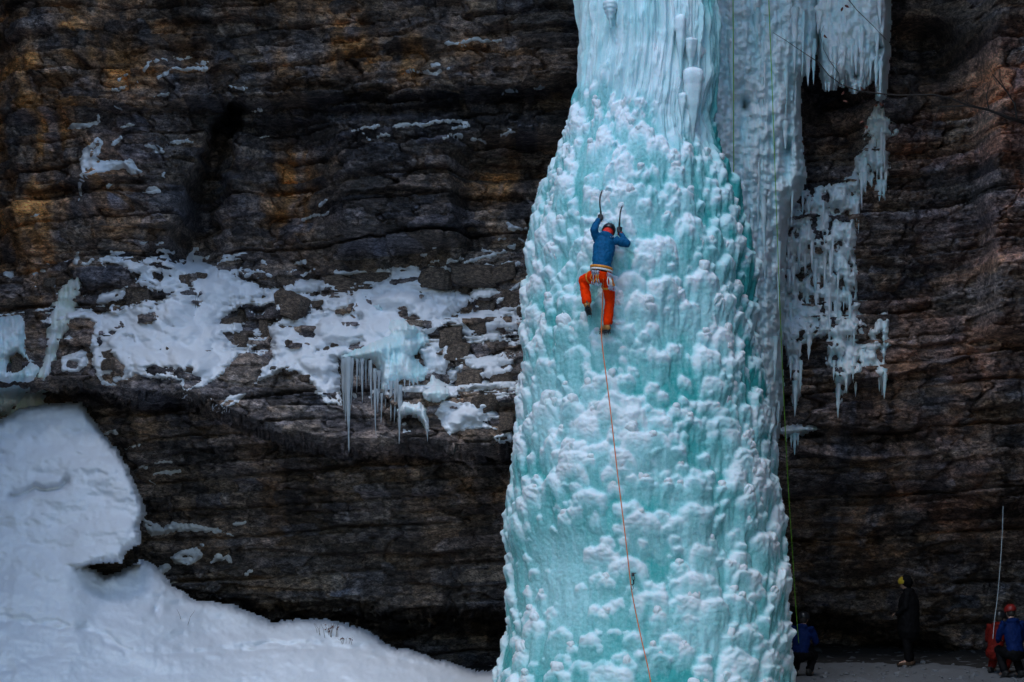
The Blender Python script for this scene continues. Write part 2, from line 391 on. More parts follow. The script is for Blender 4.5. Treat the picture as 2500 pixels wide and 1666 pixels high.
def rock_detail(x, z, U, V):
    big, bi, bj = strata(x, z, 21, 0.40, 1.2, 0.62, 0.50, 0.065, 2.4, 0.10)
    mid, mi, mj = strata(x, z, 52, 0.12, 0.36, 0.22, 0.22, 0.055, 1.7, 0.06)
    fin, fi_, fj = strata(x, z, 83, 0.045, 0.12, 0.10, 0.08, 0.06, 1.6, 0.035)
    massive = sstep(-0.1, 0.35, fbm(x / 1.9, z / 1.1, 3, 301))
    thin = np.clip(gauss2(U, V, 900, 300, 900, 90) + gauss2(U, V, 2250, 500, 500, 260) + 0.5 * gauss2(U, V, 800, 1200, 700, 120), 0, 1)
    xw = x + 0.16 * fbm(x * 1.3, z * 1.3, 3, 311); zw = z - 0.06 * x + 0.12 * fbm(x * 1.5, z * 1.5, 3, 313)
    f1, e1 = facets(xw, zw, 321, 1.25, 0.62, 0.34, 0.55)
    f2, e2 = facets(xw, zw, 331, 0.42, 0.21, 0.15, 0.24)
    f3, e3 = facets(xw, zw, 341, 0.15, 0.075, 0.055, 0.09)
    bed = sstep(-0.25, 0.3, fbm(x / 3.0, z / 0.55, 3, 351) + 0.7 * thin - 0.1)      # beds come and go along the face
    p = big * 0.75 + mid * (0.30 + 0.75 * bed) * (1.0 - 0.5 * massive) + fin * (0.15 + 1.2 * bed * thin)
    p = p + 0.85 * f1 * (0.5 + 0.5 * massive) + 0.95 * f2 * (0.4 + 0.6 * massive) + 0.8 * f3 * (0.5 + 0.5 * massive)
    p = p - 0.04 * np.exp(-(e2 / 0.06) ** 2) * massive - 0.04 * np.exp(-(e1 / 0.03) ** 2) - 0.02 * np.exp(-(e3 / 0.10) ** 2)
    p = p + 0.12 * fbm(x / 0.9, z / 0.5, 5, 31, 0.55) + 0.06 * fbm(x * 5, z * 9, 4, 41, 0.6)
    p = p + 1.6 * bed_edges(U, V)
    yb_ = cliff_base(U, V); p = p + 0.09 * fbm(x * 2.3 + 7, yb_ * 2.6 + z * 0.7, 4, 361)
    d = fbm(x * 0.75 + 0.55 * z, z * 0.35 - 0.2 * x, 3, 77)
    p = p + 0.22 * np.abs(d) - 0.04 * np.exp(-(d / 0.03) ** 2)
    return p, (bi, bj, mi, mj, massive)

def cliff_color(x, z, U, V, ids):
    bi, bj, mi, mj, massive = ids
    grey = np.array([0.050, 0.047, 0.048]); brown = np.array([0.074, 0.060, 0.052]); ochre = np.array([0.150, 0.078, 0.028])
    rust = np.array([0.120, 0.056, 0.034]); dark = np.array([0.020, 0.020, 0.023]); blue = np.array([0.075, 0.080, 0.096])
    n1 = fbm(x / 2.4, z / 1.3, 4, 401); n2 = fbm(x / 0.8, z / 1.9, 4, 402); n3 = fbm(x / 1.3, z / 0.7, 4, 403)
    def lerp(c, d, t): return c + (d - c) * t[..., None]
    c = np.broadcast_to(grey, U.shape + (3,)).copy()
    c = lerp(c, brown, sstep(-0.25, 0.4, n1 + 0.25 * (h01(bi, bj, 5) - 0.5)))
    warm = (1.25 * gauss2(U, V, 90, 330, 200, 330) + 0.9 * gauss2(U, V, 700, 470, 80, 140) + 0.8 * gauss2(U, V, 1240, 440, 160, 70)
            + 0.75 * gauss2(U, V, 1000, 150, 330, 60) + 0.7 * gauss2(U, V, 700, 60, 260, 120) + 0.5 * gauss2(U, V, 300, 130, 160, 110)
            + 0.6 * gauss2(U, V, 1230, 1200, 90, 40) + 0.35 * gauss2(U, V, 2100, 1330, 260, 110) + 0.35 * gauss2(U, V, 640, 1230, 50, 160)
            + 0.3 * gauss2(U, V, 2200, 950, 300, 160))
    c = lerp(c, ochre, np.clip(warm * sstep(-0.35, 0.35, n2 + 0.4 * (h01(mi, mj, 6) - 0.5)) * 1.1, 0, 0.9))
    red = (1.5 * gauss2(U, V, 2490, 290, 110, 260) + 0.6 * gauss2(U, V, 2200, 340, 160, 120) + 0.5 * gauss2(U, V, 2330, 900, 220, 320)
           + 0.4 * gauss2(U, V, 2360, 1230, 160, 90) + 0.3 * gauss2(U, V, 270, 330, 90, 140))
    c = lerp(c, rust, np.clip(red * sstep(-0.4, 0.4, n3 + 0.3 * (h01(bi, bj, 7) - 0.5)) * 1.1, 0, 0.9))
    c = lerp(c, blue, sstep(0.30, 0.55, n2 + 0.3 * (h01(mi, mj, 8) - 0.5)) * 0.6)
    # wet black streaks running down
    st = fbm(x / 0.7, z / 1.7, 4, 405)
    c = lerp(c, dark, sstep(-0.05, 0.3, st + 0.35 * n1) * 0.7)
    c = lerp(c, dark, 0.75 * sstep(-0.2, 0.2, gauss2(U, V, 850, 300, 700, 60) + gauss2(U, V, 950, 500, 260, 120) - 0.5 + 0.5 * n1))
    hue = 0.15 + 0.6 * h01(bi * 7 + mi, bj * 3 + mj, 14)
    c = c * np.stack([0.80 + 0.5 * hue, 0.9 + 0.18 * hue, 1.12 - 0.35 * hue], -1)
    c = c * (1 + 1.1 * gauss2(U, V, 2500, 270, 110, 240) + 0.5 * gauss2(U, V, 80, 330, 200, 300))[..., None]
    c = c * (3.7 * (0.45 + 1.1 * h01(mi, mj, 12)))[..., None]
    return c

Yb = cliff_base(UU, VV)
Xb = (UU - CU) * Yb / FPX; Zb = CAMZ + (HOR - VV) * Yb / FPX
pr, ids = rock_detail(Xb, Zb, UU, VV)
# undersides of the overhangs: broken the other way, up and down
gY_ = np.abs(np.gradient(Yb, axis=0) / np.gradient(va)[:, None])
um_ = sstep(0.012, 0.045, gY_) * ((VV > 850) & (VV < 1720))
fu_, _e = facets(Xb + 0.1 * fbm(Xb * 2, Yb * 2, 2, 621), Yb + 0.1 * fbm(Xb * 2, Yb * 2, 2, 622), 625, 0.55, 0.35, 0.22, 0.3)
Zb = Zb + um_ * (0.14 * fbm(Xb * 2.2, Yb * 2.6, 5, 623, 0.6) + 0.8 * fu_)
# fallen blocks and rounded boulders embedded in the bench
zone = np.clip(gauss2(UU, VV, 420, 740, 420, 140) + gauss2(UU, VV, 1120, 830, 330, 230), 0, 1)
fz1, _e = facets(Xb + 0.1 * fbm(Xb * 2, Zb * 2, 2, 603), Zb + 0.1 * fbm(Xb * 2, Zb * 2, 2, 604), 605, 0.60, 0.42, 0.40, 0.5)
pr = pr + zone * 0.75 * fz1
Yc = Yb - pr
Xc = Xb * Yc / Yb; Zc = CAMZ + (Zb - CAMZ) * Yc / Yb
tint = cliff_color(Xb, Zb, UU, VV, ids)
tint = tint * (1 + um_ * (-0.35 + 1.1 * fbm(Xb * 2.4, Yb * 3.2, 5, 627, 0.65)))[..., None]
tint = np.maximum(tint, 0.004)
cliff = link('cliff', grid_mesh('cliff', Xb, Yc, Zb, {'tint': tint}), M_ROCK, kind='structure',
             label='dark layered brown rock cliff with undercut slots and ledges', )
# exact image position of every surface point, for laying the snow on it
UR = CU + Xb / Yc * FPX; VR = HOR - (Zb - CAMZ) / Yc * FPX

def samp(F, u, v):
    i = np.clip(np.searchsorted(va, v) - 1, 0, len(va) - 2); j = np.clip(np.searchsorted(ua, u) - 1, 0, len(ua) - 2)
    a = np.clip((v - va[i]) / (va[i + 1] - va[i]), 0, 1); b = np.clip((u - ua[j]) / (ua[j + 1] - ua[j]), 0, 1)
    return (F[i, j] * (1 - a) * (1 - b) + F[i + 1, j] * a * (1 - b) + F[i, j + 1] * (1 - a) * b + F[i + 1, j + 1] * a * b)

def boxblur(A, r):
    def one(A, ax):
        p = [(0, 0), (0, 0)]; p[ax] = (r + 1, r)
        c = np.cumsum(np.pad(A, p, mode='edge'), axis=ax)
        n = A.shape[ax]; s1 = [slice(None)] * 2; s0 = [slice(None)] * 2
        s1[ax] = slice(2 * r + 1, 2 * r + 1 + n); s0[ax] = slice(0, n)
        return (c[tuple(s1)] - c[tuple(s0)]) / (2 * r + 1)
    return one(one(A, 0), 1)

# ---------------------------------------------------------------- snow on the ledges
SNOW_POLYS = [
 [(222,850),(228,800),(250,765),(300,758),(330,748),(357,757),(393,740),(430,708),(482,675),(528,658),(571,672),(620,692),(643,704),(690,703),(655,722),(610,735),(585,748),(555,768),(530,795),(550,825),(585,862),(557,897),(525,925),(493,943),(470,952),(448,962),(440,930),(420,925),(370,925),(330,915),(296,930),(270,945),(245,935),(232,900)],
 [(625,935),(640,900),(668,870),(655,800),(690,778),(740,772),(780,760),(830,740),(868,718),(920,690),(960,668),(1000,655),(1030,660),(1045,685),(1070,700),(1105,710),(1145,722),(1140,748),(1100,775),(1065,800),(1050,815),(1020,830),(1000,840),(940,870),(840,865),(825,880),(830,930),(836,990),(800,985),(775,955),(750,925),(720,910),(690,908),(660,920)],
 [(275,640),(300,632),(335,642),(375,652),(440,662),(480,650),(520,655),(505,690),(460,705),(430,700),(350,702),(335,690),(345,672),(310,655)],
 [(690,700),(720,686),(760,682),(800,690),(790,712),(735,716),(700,712)],
 [(640,712),(720,714),(760,722),(860,735),(850,752),(780,742),(700,740),(650,730)],
 [(240,720),(265,715),(312,700),(300,730),(255,745),(235,740)],
 [(150,870),(210,855),(215,890),(190,910),(150,905)],
 [(1120,772),(1180,755),(1262,762),(1262,805),(1215,800),(1190,815),(1145,835),(1120,810)],
 [(1020,850),(1090,830),(1100,880),(1085,915),(1040,905)],
 [(1135,878),(1200,868),(1255,880),(1250,905),(1200,930),(1180,915),(1140,892)],
 [(1090,905),(1130,890),(1125,925),(1100,935)],
 [(1062,1010),(1080,975),(1130,985),(1180,975),(1225,1020),(1180,1030),(1220,1050),(1160,1045),(1095,1060)],
 [(1205,1068),(1250,1052),(1250,1078),(1215,1082)],
 [(505,992),(540,985),(560,965),(600,962),(575,985),(550,1000),(525,1003)],
 [(195,392),(205,365),(240,335),(252,350),(235,395),(300,392),(318,388),(345,420),(320,428),(300,410),(250,420),(215,428),(198,455)],
 [(350,470),(365,455),(385,455),(395,468),(375,474)],
 [(165,315),(175,300),(205,302),(235,295),(240,275),(246,300),(215,313)],
 [(288,315),(315,300),(340,308)],
 [(345,1265),(380,1275),(400,1290),(420,1275),(470,1280),(520,1290),(560,1300),(572,1312),(540,1302),(490,1298),(430,1298),(395,1305),(370,1310),(352,1285)],
 [(415,1362),(440,1345),(480,1335),(498,1360),(470,1378),(430,1380)],
 [(515,1375),(530,1350),(545,1358),(560,1350),(568,1380),(550,1368),(530,1370)],
 [(375,1390),(410,1375),(420,1385),(390,1412)],
 [(1300,215),(1330,205),(1395,190),(1402,196),(1360,208),(1310,222)],
]
SNOW_LINES = [  # (half width, points)
 (4, [(1090,108),(1150,100),(1222,98)]), (3, [(1122,118),(1140,105)]), (4, [(990,178),(1040,174),(1056,180),(1094,168)]), (4, [(1055,160),(1070,155)]),
 (5, [(1228,228),(1262,222)]), (4, [(858,315),(925,310)]), (6, [(965,307),(1040,303),(1075,295),(1140,298)]), (4, [(1040,305),(1060,297)]),
 (5, [(1105,318),(1145,305)]), (4, [(1085,338),(1098,330),(1125,335)]), (5, [(1150,340),(1192,348)]), (4, [(1225,328),(1255,322)]), (5, [(1345,312),(1358,306)]),
 (4, [(925,335),(950,332)]), (3, [(885,325),(900,338)]), (4, [(800,518),(770,530),(742,535)]), (3, [(795,490),(780,505)]), (3, [(560,218),(605,218)]),
 (3, [(615,268),(638,270)]), (3, [(635,335),(655,335)]), (4, [(350,175),(365,150),(395,140),(408,145)]), (5, [(380,190),(420,170),(450,170),(505,167)]),
 (3, [(275,222),(320,208),(345,200)]), (3, [(480,155),(510,150)]), (3, [(425,142),(470,140)]), (3, [(280,260),(300,268)]), (3, [(375,235),(410,230)]),
 (3, [(290,195),(305,183)]), (4, [(355,355),(395,362)]), (4, [(405,350),(470,348)]), (4, [(370,375),(400,370)]), (3, [(275,355),(295,340)]),
 (3, [(395,440),(400,425)]), (5, [(270,450),(262,452)]), (4, [(190,512),(195,510)]), (3, [(75,530),(95,525)]), (4, [(345,593),(360,590)]), (4, [(380,600),(395,597)]),
 (4, [(385,615),(425,613)]), (4, [(410,635),(445,633)]), (5, [(460,635),(475,610),(482,608)]), (4, [(480,632),(510,628)]), (4, [(560,630),(570,628)]), (3, [(640,640),(650,642)]),
 (5, [(600,672),(640,666),(660,672)]), (4, [(700,664),(718,660)]), (4, [(740,672),(768,660)]), (4, [(722,645),(745,640)]), (6, [(820,664),(850,668),(900,668),(960,660),(1020,655)]),
 (5, [(1045,655),(1080,656),(1110,662)]), (5, [(1095,640),(1130,628)]), (4, [(1135,640),(1180,625),(1240,618)]), (5, [(1130,655),(1170,650),(1205,648)]), (5, [(1225,648),(1265,645)]),
 (4, [(1180,612),(1200,610)]), (4, [(1030,620),(1042,622)]), (4, [(1220,585),(1232,580)]), (5, [(1245,558),(1290,556)]), (4, [(1238,545),(1250,550)]), (4, [(1245,600),(1255,602)]),
 (3, [(1265,580),(1278,590)]), (3, [(1060,605),(1068,605)]), (4, [(1050,640),(1070,632)]), (4, [(1205,655),(1235,682)]), (5, [(1240,715),(1270,690)]), (4, [(1215,740),(1235,720)]),
 (6, [(1258,752),(1264,750)]), (4, [(1125,700),(1165,700)]), (5, [(1130,722),(1150,735)]), (4, [(1180,750),(1160,745)]), (4, [(1170,905),(1180,900)]), (5, [(1178,930),(1185,945)]),
 (4, [(378,1158),(438,1150)]), (3, [(340,1142),(358,1145)]), (3, [(366,1180),(376,1184)]), (3, [(380,1128),(420,1128)]), (5, [(255,1060),(275,1055),(285,1060)]), (3, [(305,1095),(340,1090)]),
 (3, [(600,1405),(612,1395)]), (4, [(415,1424),(430,1422)]), (4, [(475,1287),(540,1296)]), (3, [(490,1330),(500,1330)]), (3, [(570,1278),(600,1276)]),
 (6, [(182,640),(190,620)]), (5, [(205,645),(225,635)]), (4, [(270,620),(300,615)]), (5, [(195,460),(200,430)]), (4, [(192,490),(196,465)]),
 (3, [(1905,1055),(1990,1048)]), (3, [(2000,440),(2060,442)]),
]
iu = (ua > -60) & (ua < 1330); iv = (va > 60) & (va < 1500)
S = np.ix_(iv, iu)
U_, V_ = UR[S], VR[S]
wob = 10 * fbm(U_ / 30., V_ / 22., 5, 701, 0.6) + 4.0 * gnoise(U_ / 7., V_ / 5., 704) + 4.5 * fbm(U_ / 13., V_ / 9., 3, 708, 0.6)
VJ_ = V_ + 9 * fbm(U_ / 34., V_ / 60., 3, 706)
sd_ = np.full(U_.shape, -60.0)
for poly in SNOW_POLYS:
    sd_ = np.maximum(sd_, sdpoly(U_, V_, poly) + wob * min(1.0, 0.35 + len(poly) / 30))
for hw, pts in SNOW_LINES:
    pts = np.array(pts, float)
    near = (U_ > pts[:, 0].min() - 30) & (U_ < pts[:, 0].max() + 30) & (V_ > pts[:, 1].min() - 30) & (V_ < pts[:, 1].max() + 30)
    dd = np.full(U_.shape, -60.0)
    dd[near] = hw * 0.8 - sdline(U_[near], VJ_[near], pts) + 0.75 * wob[near]
    sd_ = np.maximum(sd_, dd)
Ysm = boxblur(boxblur(Yc, 14), 12)[S]; Yrk = Yc[S]
# dusting where the rock faces up, around the ledge
up = (np.roll(Yc, 3, 0) - np.roll(Yc, -3, 0))[S]            # rock recedes upward
up = np.maximum(up, (np.roll(Yc, 6, 0) - np.roll(Yc, -2, 0))[S] * 0.7)
dust = zone[S] * 13 * sstep(0.06, 0.30, up) + 8 * fbm(U_ / 46., V_ / 36., 4, 711) - 7.0
sd_ = np.maximum(sd_, np.where(zone[S] > 0.25, dust, -60))
thick = np.where(sd_ > 0, 0.28 * (1 - np.exp(-np.maximum(sd_, 0) / 15.)) + 0.010 * np.minimum(np.maximum(sd_, 0), 3), 0.02 * np.maximum(sd_, -8))
smoothness = sstep(1, 22, sd_)
rocks_show = sstep(0.30, 0.5, fbm(U_ / 60., V_ / 42., 4, 721)) * sstep(4, 20, sd_)
Ysn = Yrk * (1 - smoothness) + Ysm * smoothness - thick + 0.05 * smoothness + 0.22 * rocks_show + smoothness * (0.12 * fbm(U_ / 80., V_ / 55., 4, 731) + 0.55 * (0.30 - billow(U_ / 120., V_ / 85., 2, 735)) + 0.16 * (0.3 - billow(U_ / 45., V_ / 34., 2, 737)))
ledge_snow = link('ledge_snow', grid_mesh('ledge_snow', Xb[S], Ysn, Zb[S], keep=(Ysn < Yrk + 0.05) & (sd_ > -8)), M_LEDGE, kind='stuff',
                  label='snow lying along the rock ledges of the cliff', cat='snow')

# ---------------------------------------------------------------- snow bank on the left
BANK = [(-1400,1000),(-300,1010),(0,1035),(60,1002),(130,992),(193,990),(215,1022),(245,1060),(278,1100),(307,1147),(325,1194),(350,1252),(332,1277),(337,1324),(302,1338),(294,1366),(232,1368),(188,1390),
        (231,1397),(253,1415),(303,1400),(347,1374),(375,1389),(415,1436),(473,1472),(563,1483),(664,1526),(736,1519),(800,1520),(889,1544),(912,1560),(954,1587),(993,1591),(1051,1613),(1105,1627),(1141,1641),(1177,1656),(1230,1668),(1330,1700),(1330,1760),(-1400,1760)]
ub = axis([(-1400, -40, 20), (-40, 1345, 3.5)]); vb = axis([(960, 1700, 3.5), (1700, 1780, 10)])
UB, VB = np.meshgrid(ub, vb)
db = sdpoly(UB, VB, BANK) + 6 * fbm(UB / 30., VB / 24., 4, 801, 0.6) + 3.5 * gnoise(UB / 9., VB / 7., 803)
_k = np.hanning(61); _k /= _k.sum()
def smooth_row(xs, ys):
    r_ = np.interp(ub, xs, ys); return np.tile(np.convolve(np.pad(r_, 30, mode='edge'), _k, 'valid'), (len(vb), 1))
vs_ = smooth_row([-1400, 0, 300, 360, 415, 473, 563, 664, 800, 900, 1000, 1100, 1180, 1330], [1390, 1390, 1388, 1390, 1436, 1472, 1483, 1520, 1520, 1550, 1592, 1625, 1656, 1700])
ye_ = smooth_row([-1400, 0, 350, 600, 1330], [38.2, 38.2, 38.3, 38.9, 39.3])
yb1 = smooth_row([-1400, 0, 350, 600, 1190, 1330], [34.0, 34.2, 35.0, 36.2, 37.4, 37.6])
Yup = 38.9 - 0.0052 * (VB - 990)
lw = sstep(150, 262, UB)
v_s = 1380 * (1 - lw) + vs_ * lw; y_s = (38.9 - 0.0052 * 390) * (1 - lw) + ye_ * lw
Ylow = y_s + (yb1 - y_s) * np.maximum(VB - v_s, -25) / np.maximum(1666 - v_s, 60)
Ybk = np.where((VB < 1380) & (UB < 342), Yup, Ylow)
Ysm2 = boxblur(boxblur(Ybk, 9), 9); bl_ = 1 - sstep(120, 190, UB)
Ybk = Ybk * (1 - bl_) + Ysm2 * bl_
Ybk = Ybk + 0.32 * np.exp(-np.maximum(db, 0) / 4.0) + np.where(db < 0, -db * 0.12, 0)
Ybk = Ybk + 0.42 * fbm(UB / 210., VB / 110., 4, 811, 0.45) + 0.12 * fbm(UB / 70., VB / 40., 5, 815, 0.58) + 0.05 * billow(UB / 34., VB / 22., 2, 817) + 0.018 * fbm(UB / 13., VB / 9., 3, 818) + 0.03 * fbm(UB / 30., VB / 140., 3, 820)
trail = sdline(UB, VB, [(-40, 1500), (60, 1520), (180, 1530), (250, 1548), (310, 1588), (400, 1598), (520, 1590), (700, 1577), (880, 1585), (1050, 1630)]) + 12 * gnoise(UB / 40., VB / 30., 819)
Ybk = Ybk + 0.16 * np.exp(-(trail / 10) ** 2)
# slump crack across the mound and the small hollows
crk = sdline(UB, VB, [(30, 1212), (60, 1206), (85, 1190), (112, 1198), (150, 1188), (160, 1176)])
Ybk = Ybk + 0.38 * np.exp(-(crk / 9) ** 2) + 0.16 * gauss2(UB, VB, 110, 1170, 60, 26)
Ybk = Ybk + 0.30 * gauss2(UB, VB, 381, 1492, 9, 12) + 0.28 * gauss2(UB, VB, 2, 1108, 16, 10) + 0.20 * gauss2(UB, VB, 440, 1478, 30, 14)
for _ in range(46):
    cu_, cv_ = rng.uniform(-30, 1150), rng.uniform(1480, 1660); s_ = rng.uniform(5, 16)
    Ybk = Ybk + rng.uniform(0.02, 0.09) * gauss2(UB, VB, cu_, cv_, s_ * 1.8, s_ * 0.8)
XB = (UB - CU) * Ybk / FPX; ZB = CAMZ + (HOR - VB) * Ybk / FPX
ZB = np.maximum(ZB, -0.05)
snow_bank = link('snow_bank', grid_mesh('snow_bank', XB, Ybk, ZB, keep=db > -6), M_SNOW, kind='structure', label='wide grey-white snow bank piled against the left cliff')

# ground, one sheet out past the camera
gx = axis([(-400, -12, 30), (-12, 16, 0.12), (16, 400, 30)]); gy = axis([(-400, 33, 25), (33, 46, 0.12), (46, 200, 20)])
GX_, GY_ = np.meshgrid(gx, gy)
GZ = 0.10 * fbm(GX_ / 1.6, GY_ / 1.6, 4, 901) + 0.04 * fbm(GX_ * 2.6, GY_ * 2.6, 3, 905)
GZ = GZ * ((GX_ > -12) & (GX_ < 16) & (GY_ > 33) & (GY_ < 46)) + 0.05 * (GY_ - 37) * ((GY_ > 37) & (GY_ < 46) & (GX_ > 2)) * 0.3 - 0.30 * (1 - sstep(0.5, 2.5, GX_)) * ((GX_ > -12) & (GY_ > 33) & (GY_ < 46)) + 0.07 * (billow(GX_ * 1.8, GY_ * 1.8, 3, 911) - 0.3) * ((GX_ > -12) & (GX_ < 16) & (GY_ > 33) & (GY_ < 46))
ground = link('snow_ground', grid_mesh('snow_ground', GX_, GY_, GZ), M_GROUND, kind='structure', label='trodden dirty snow floor of the gorge')

# dark sheet over the ground: shade under the overhang put into its colour
M_CAVE_SHADE = plain('painted cave shade', (0.018, 0.016, 0.015), 0.95, noise=0.4, scale=9.0, bump=0.02)
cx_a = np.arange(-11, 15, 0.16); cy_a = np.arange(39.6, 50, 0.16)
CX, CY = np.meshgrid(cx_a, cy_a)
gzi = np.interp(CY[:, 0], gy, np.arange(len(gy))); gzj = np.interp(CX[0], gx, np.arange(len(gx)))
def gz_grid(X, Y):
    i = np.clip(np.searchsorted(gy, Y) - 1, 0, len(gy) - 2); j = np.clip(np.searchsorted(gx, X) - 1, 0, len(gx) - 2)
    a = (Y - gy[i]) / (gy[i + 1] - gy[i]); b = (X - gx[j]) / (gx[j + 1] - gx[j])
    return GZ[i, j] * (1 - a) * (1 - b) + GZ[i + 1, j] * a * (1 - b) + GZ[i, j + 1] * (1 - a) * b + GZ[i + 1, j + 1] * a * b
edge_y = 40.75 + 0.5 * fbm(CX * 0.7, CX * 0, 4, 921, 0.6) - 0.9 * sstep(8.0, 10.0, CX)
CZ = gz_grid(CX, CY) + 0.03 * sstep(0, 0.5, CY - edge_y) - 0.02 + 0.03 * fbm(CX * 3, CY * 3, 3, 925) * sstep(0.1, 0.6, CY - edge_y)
link('cave_floor_shade', grid_mesh('cave_floor_shade', CX, CY, CZ, keep=CY > edge_y - 0.3), M_CAVE_SHADE, kind='structure', label='dark sheet painting the shade under the overhang at the cliff foot')
# ---------------------------------------------------------------- the ice pillar
PIL_Y = 35.0
_lv = [-800,-300,0,138,223,297,372,467,552,637,722,829,914,999,1094,1200,1291,1370,1456,1551,1666,1760]
_lu = [1430,1422,1416,1413,1394,1373,1351,1309,1290,1281,1271,1262,1254,1251,1243,1231,1224,1236,1229,1216,1192,1170]
_rv = [-800,-300,0,64,212,287,351,414,489,574,659,744,829,924,1020,1115,1200,1307,1413,1519,1666,1760]
_ru = [1740,1745,1753,1760,1755,1750,1764,1796,1819,1830,1847,1852,1859,1875,1886,1900,1912,1923,1932,1944,1952,1960]

def pil_geo(v):
    l_ = np.interp(v, _lv, _lu); r_ = np.interp(v, _rv, _ru)
    return (l_ + r_) / 2, (r_ - l_) / 2

vp = axis([(-900, -40, 8), (-40, 1700, 2.55), (1700, 1765, 8)])
# angle round the pillar: 0 = towards the camera, positive to the right; dense on the visible half
th = np.concatenate([np.linspace(-1.75, 1.75, 460), np.linspace(1.75, 2 * np.pi - 1.75, 40)[1:-1], [2 * np.pi - 1.75]])
TH, VP = np.meshgrid(th, vp)
cu, hu = pil_geo(VP)
PX = PIL_Y / FPX
A = hu * PX - 0.10 - 0.07 * sstep(120, 320, VP)                                   # half width in metres
ARC = TH * 1.9                                       # nominal arc length
ZP = CAMZ + (HOR - VP) * PX
DX = 0.10 * fbm(ARC * 2.1, ZP * 1.6, 4, 1001, 0.6); DZ = 0.12 * fbm(ARC * 2.3, ZP * 1.9, 5, 1003, 0.62)
FRN = fbm(ARC * 7.0, ZP * 0.9, 3, 1005); CAPN = fbm(ARC * 0.55, ZP * 0.45, 3, 1007)
SA, SZ = ARC + DX, ZP + DZ
height = np.zeros(TH.shape); rime = np.full(TH.shape, 0.14)
flute = fbm(ARC * 4.0, ZP * 0.35, 4, 1010)
drape = sstep(60, -10, VP - 210 - 140 * sstep(-0.6, 0.75, TH) * (1 - sstep(1.2, 1.5, TH)) + 60 * gnoise(TH * 2.2, VP / 200., 1012))   # upper fluted part
smoothleft = np.clip(gauss2(TH, VP, -0.75, 1430, 0.62, 210) + 0.6 * gauss2(TH, VP, -0.5, 890, 0.35, 60), 0, 1)

blobs = []
r2 = np.random.RandomState(5)
def scatter(n, wlo, whi, plo, phi, v0=-40, clump=0.0):
    for _ in range(n):
        t0 = r2.uniform(-1.75, 1.75); v0_ = r2.uniform(v0, 1730)
        dr = 1 / (1 + np.exp((v0_ - 200 - 120 * (t0 > 0)) / 30.))
        if r2.rand() < dr * 0.93: continue
        sm = math.exp(-((t0 + 0.75) / 0.62) ** 2 - ((v0_ - 1430) / 210) ** 2)
        if r2.rand() < sm * 0.85: continue
        cl_ = float(fbm(np.float64(t0 * 1.9 * 1.1), np.float64(v0_ / 105.), 3, 1091))
        if r2.rand() < clump * float(sstep(0.10, -0.18, np.float64(cl_))): continue
        w = wlo * (whi / wlo) ** r2.rand()
        blobs.append((t0 * 1.9, CAMZ + (HOR - v0_) * PX, w, r2.uniform(plo, phi), r2.uniform(2.0, 4.2), r2.rand()))
scatter(430, 0.15, 0.30, 0.12, 0.20, clump=0.35)
scatter(2000, 0.07, 0.15, 0.07, 0.14, clump=0.6)
scatter(1900, 0.03, 0.07, 0.03, 0.06, clump=0.9)
zp1 = ZP[:, 0]
for (s0, z0, w, p, ln, rr) in blobs:
    jj = np.where(np.abs(th * 1.9 - s0) < w * 1.5 + 0.22)[0]
    ii = np.where((zp1 < z0 + 0.6 * w + 0.25) & (zp1 > z0 - w * ln * 1.3 - 0.25))[0]
    if len(jj) < 2 or len(ii) < 2: continue
    sl = (slice(ii[0], ii[-1] + 1), slice(jj[0], jj[-1] + 1))
    du = (SA[sl] - s0) / w
    prof = 1 - du * du
    ok = prof > 0
    top = z0 - 0.55 * w * du * du + 0.10 * w * np.sin(du * 5 + rr * 6)
    t = (top - SZ[sl]) / w
    rise = np.clip(t / 0.38, 0, 1); rise = np.sqrt(np.clip(1 - (1 - rise) ** 2, 0, 1))
    fall = np.clip(1 - (t - 0.3) / (ln * (1 + 0.6 * FRN[sl])), 0, 1)
    hgt = p * rise * fall ** 0.85 * np.sqrt(np.clip(prof, 0, 1)) * (t > 0) * ok
    cur = height[sl]
    win = hgt > cur
    height[sl] = np.where(win, hgt, cur)
    T = 0.42 + 0.8 * FRN[sl] + 1.2 * CAPN[sl] + 0.6 * (rr - 0.5)
    rm = np.clip(0.90 - 0.66 * sstep(-0.3, 1.1, t - T), 0.12, 1.0)
    rime[sl] = np.where(win, rm, rime[sl])
rime = 0.35 * rime + 0.65 * boxblur(rime, 2); height = 0.5 * height + 0.5 * boxblur(height, 1)
isrime = np.clip(rime, 0, 1)
height = height * (1 - 0.55 * smoothleft)
height = height + isrime * 0.075 * (billow(ARC * 6.5, ZP * 6.5, 4, 1021) - 0.15)
height = height + (1 - isrime) * 0.035 * fbm(ARC * 5 + 0.3 * ZP, ZP * 0.9, 4, 1031) + 0.012 * fbm(ARC * 18, ZP * 14, 2, 1033)
height = height * (1 - drape) + drape * (0.20 * (flute - 0.1) + 0.05 * fbm(ARC * 11, ZP * 0.8, 3, 1041) + 0.10 * np.clip(fbm(ARC * 3.2, ZP * 2.0, 3, 1043), 0, 1) + 0.06)
rime = rime * (1 - drape) + drape * (0.55 + 0.28 * fbm(ARC * 5, ZP * 0.7, 4, 1051))
rime = np.clip(rime + 0.25 * (fbm(ARC * 0.9, ZP * 0.7, 3, 1061)) - 0.10 * smoothleft * (rime < 0.9), 0, 1)
rime = np.maximum(rime, 0.33 * smoothleft)
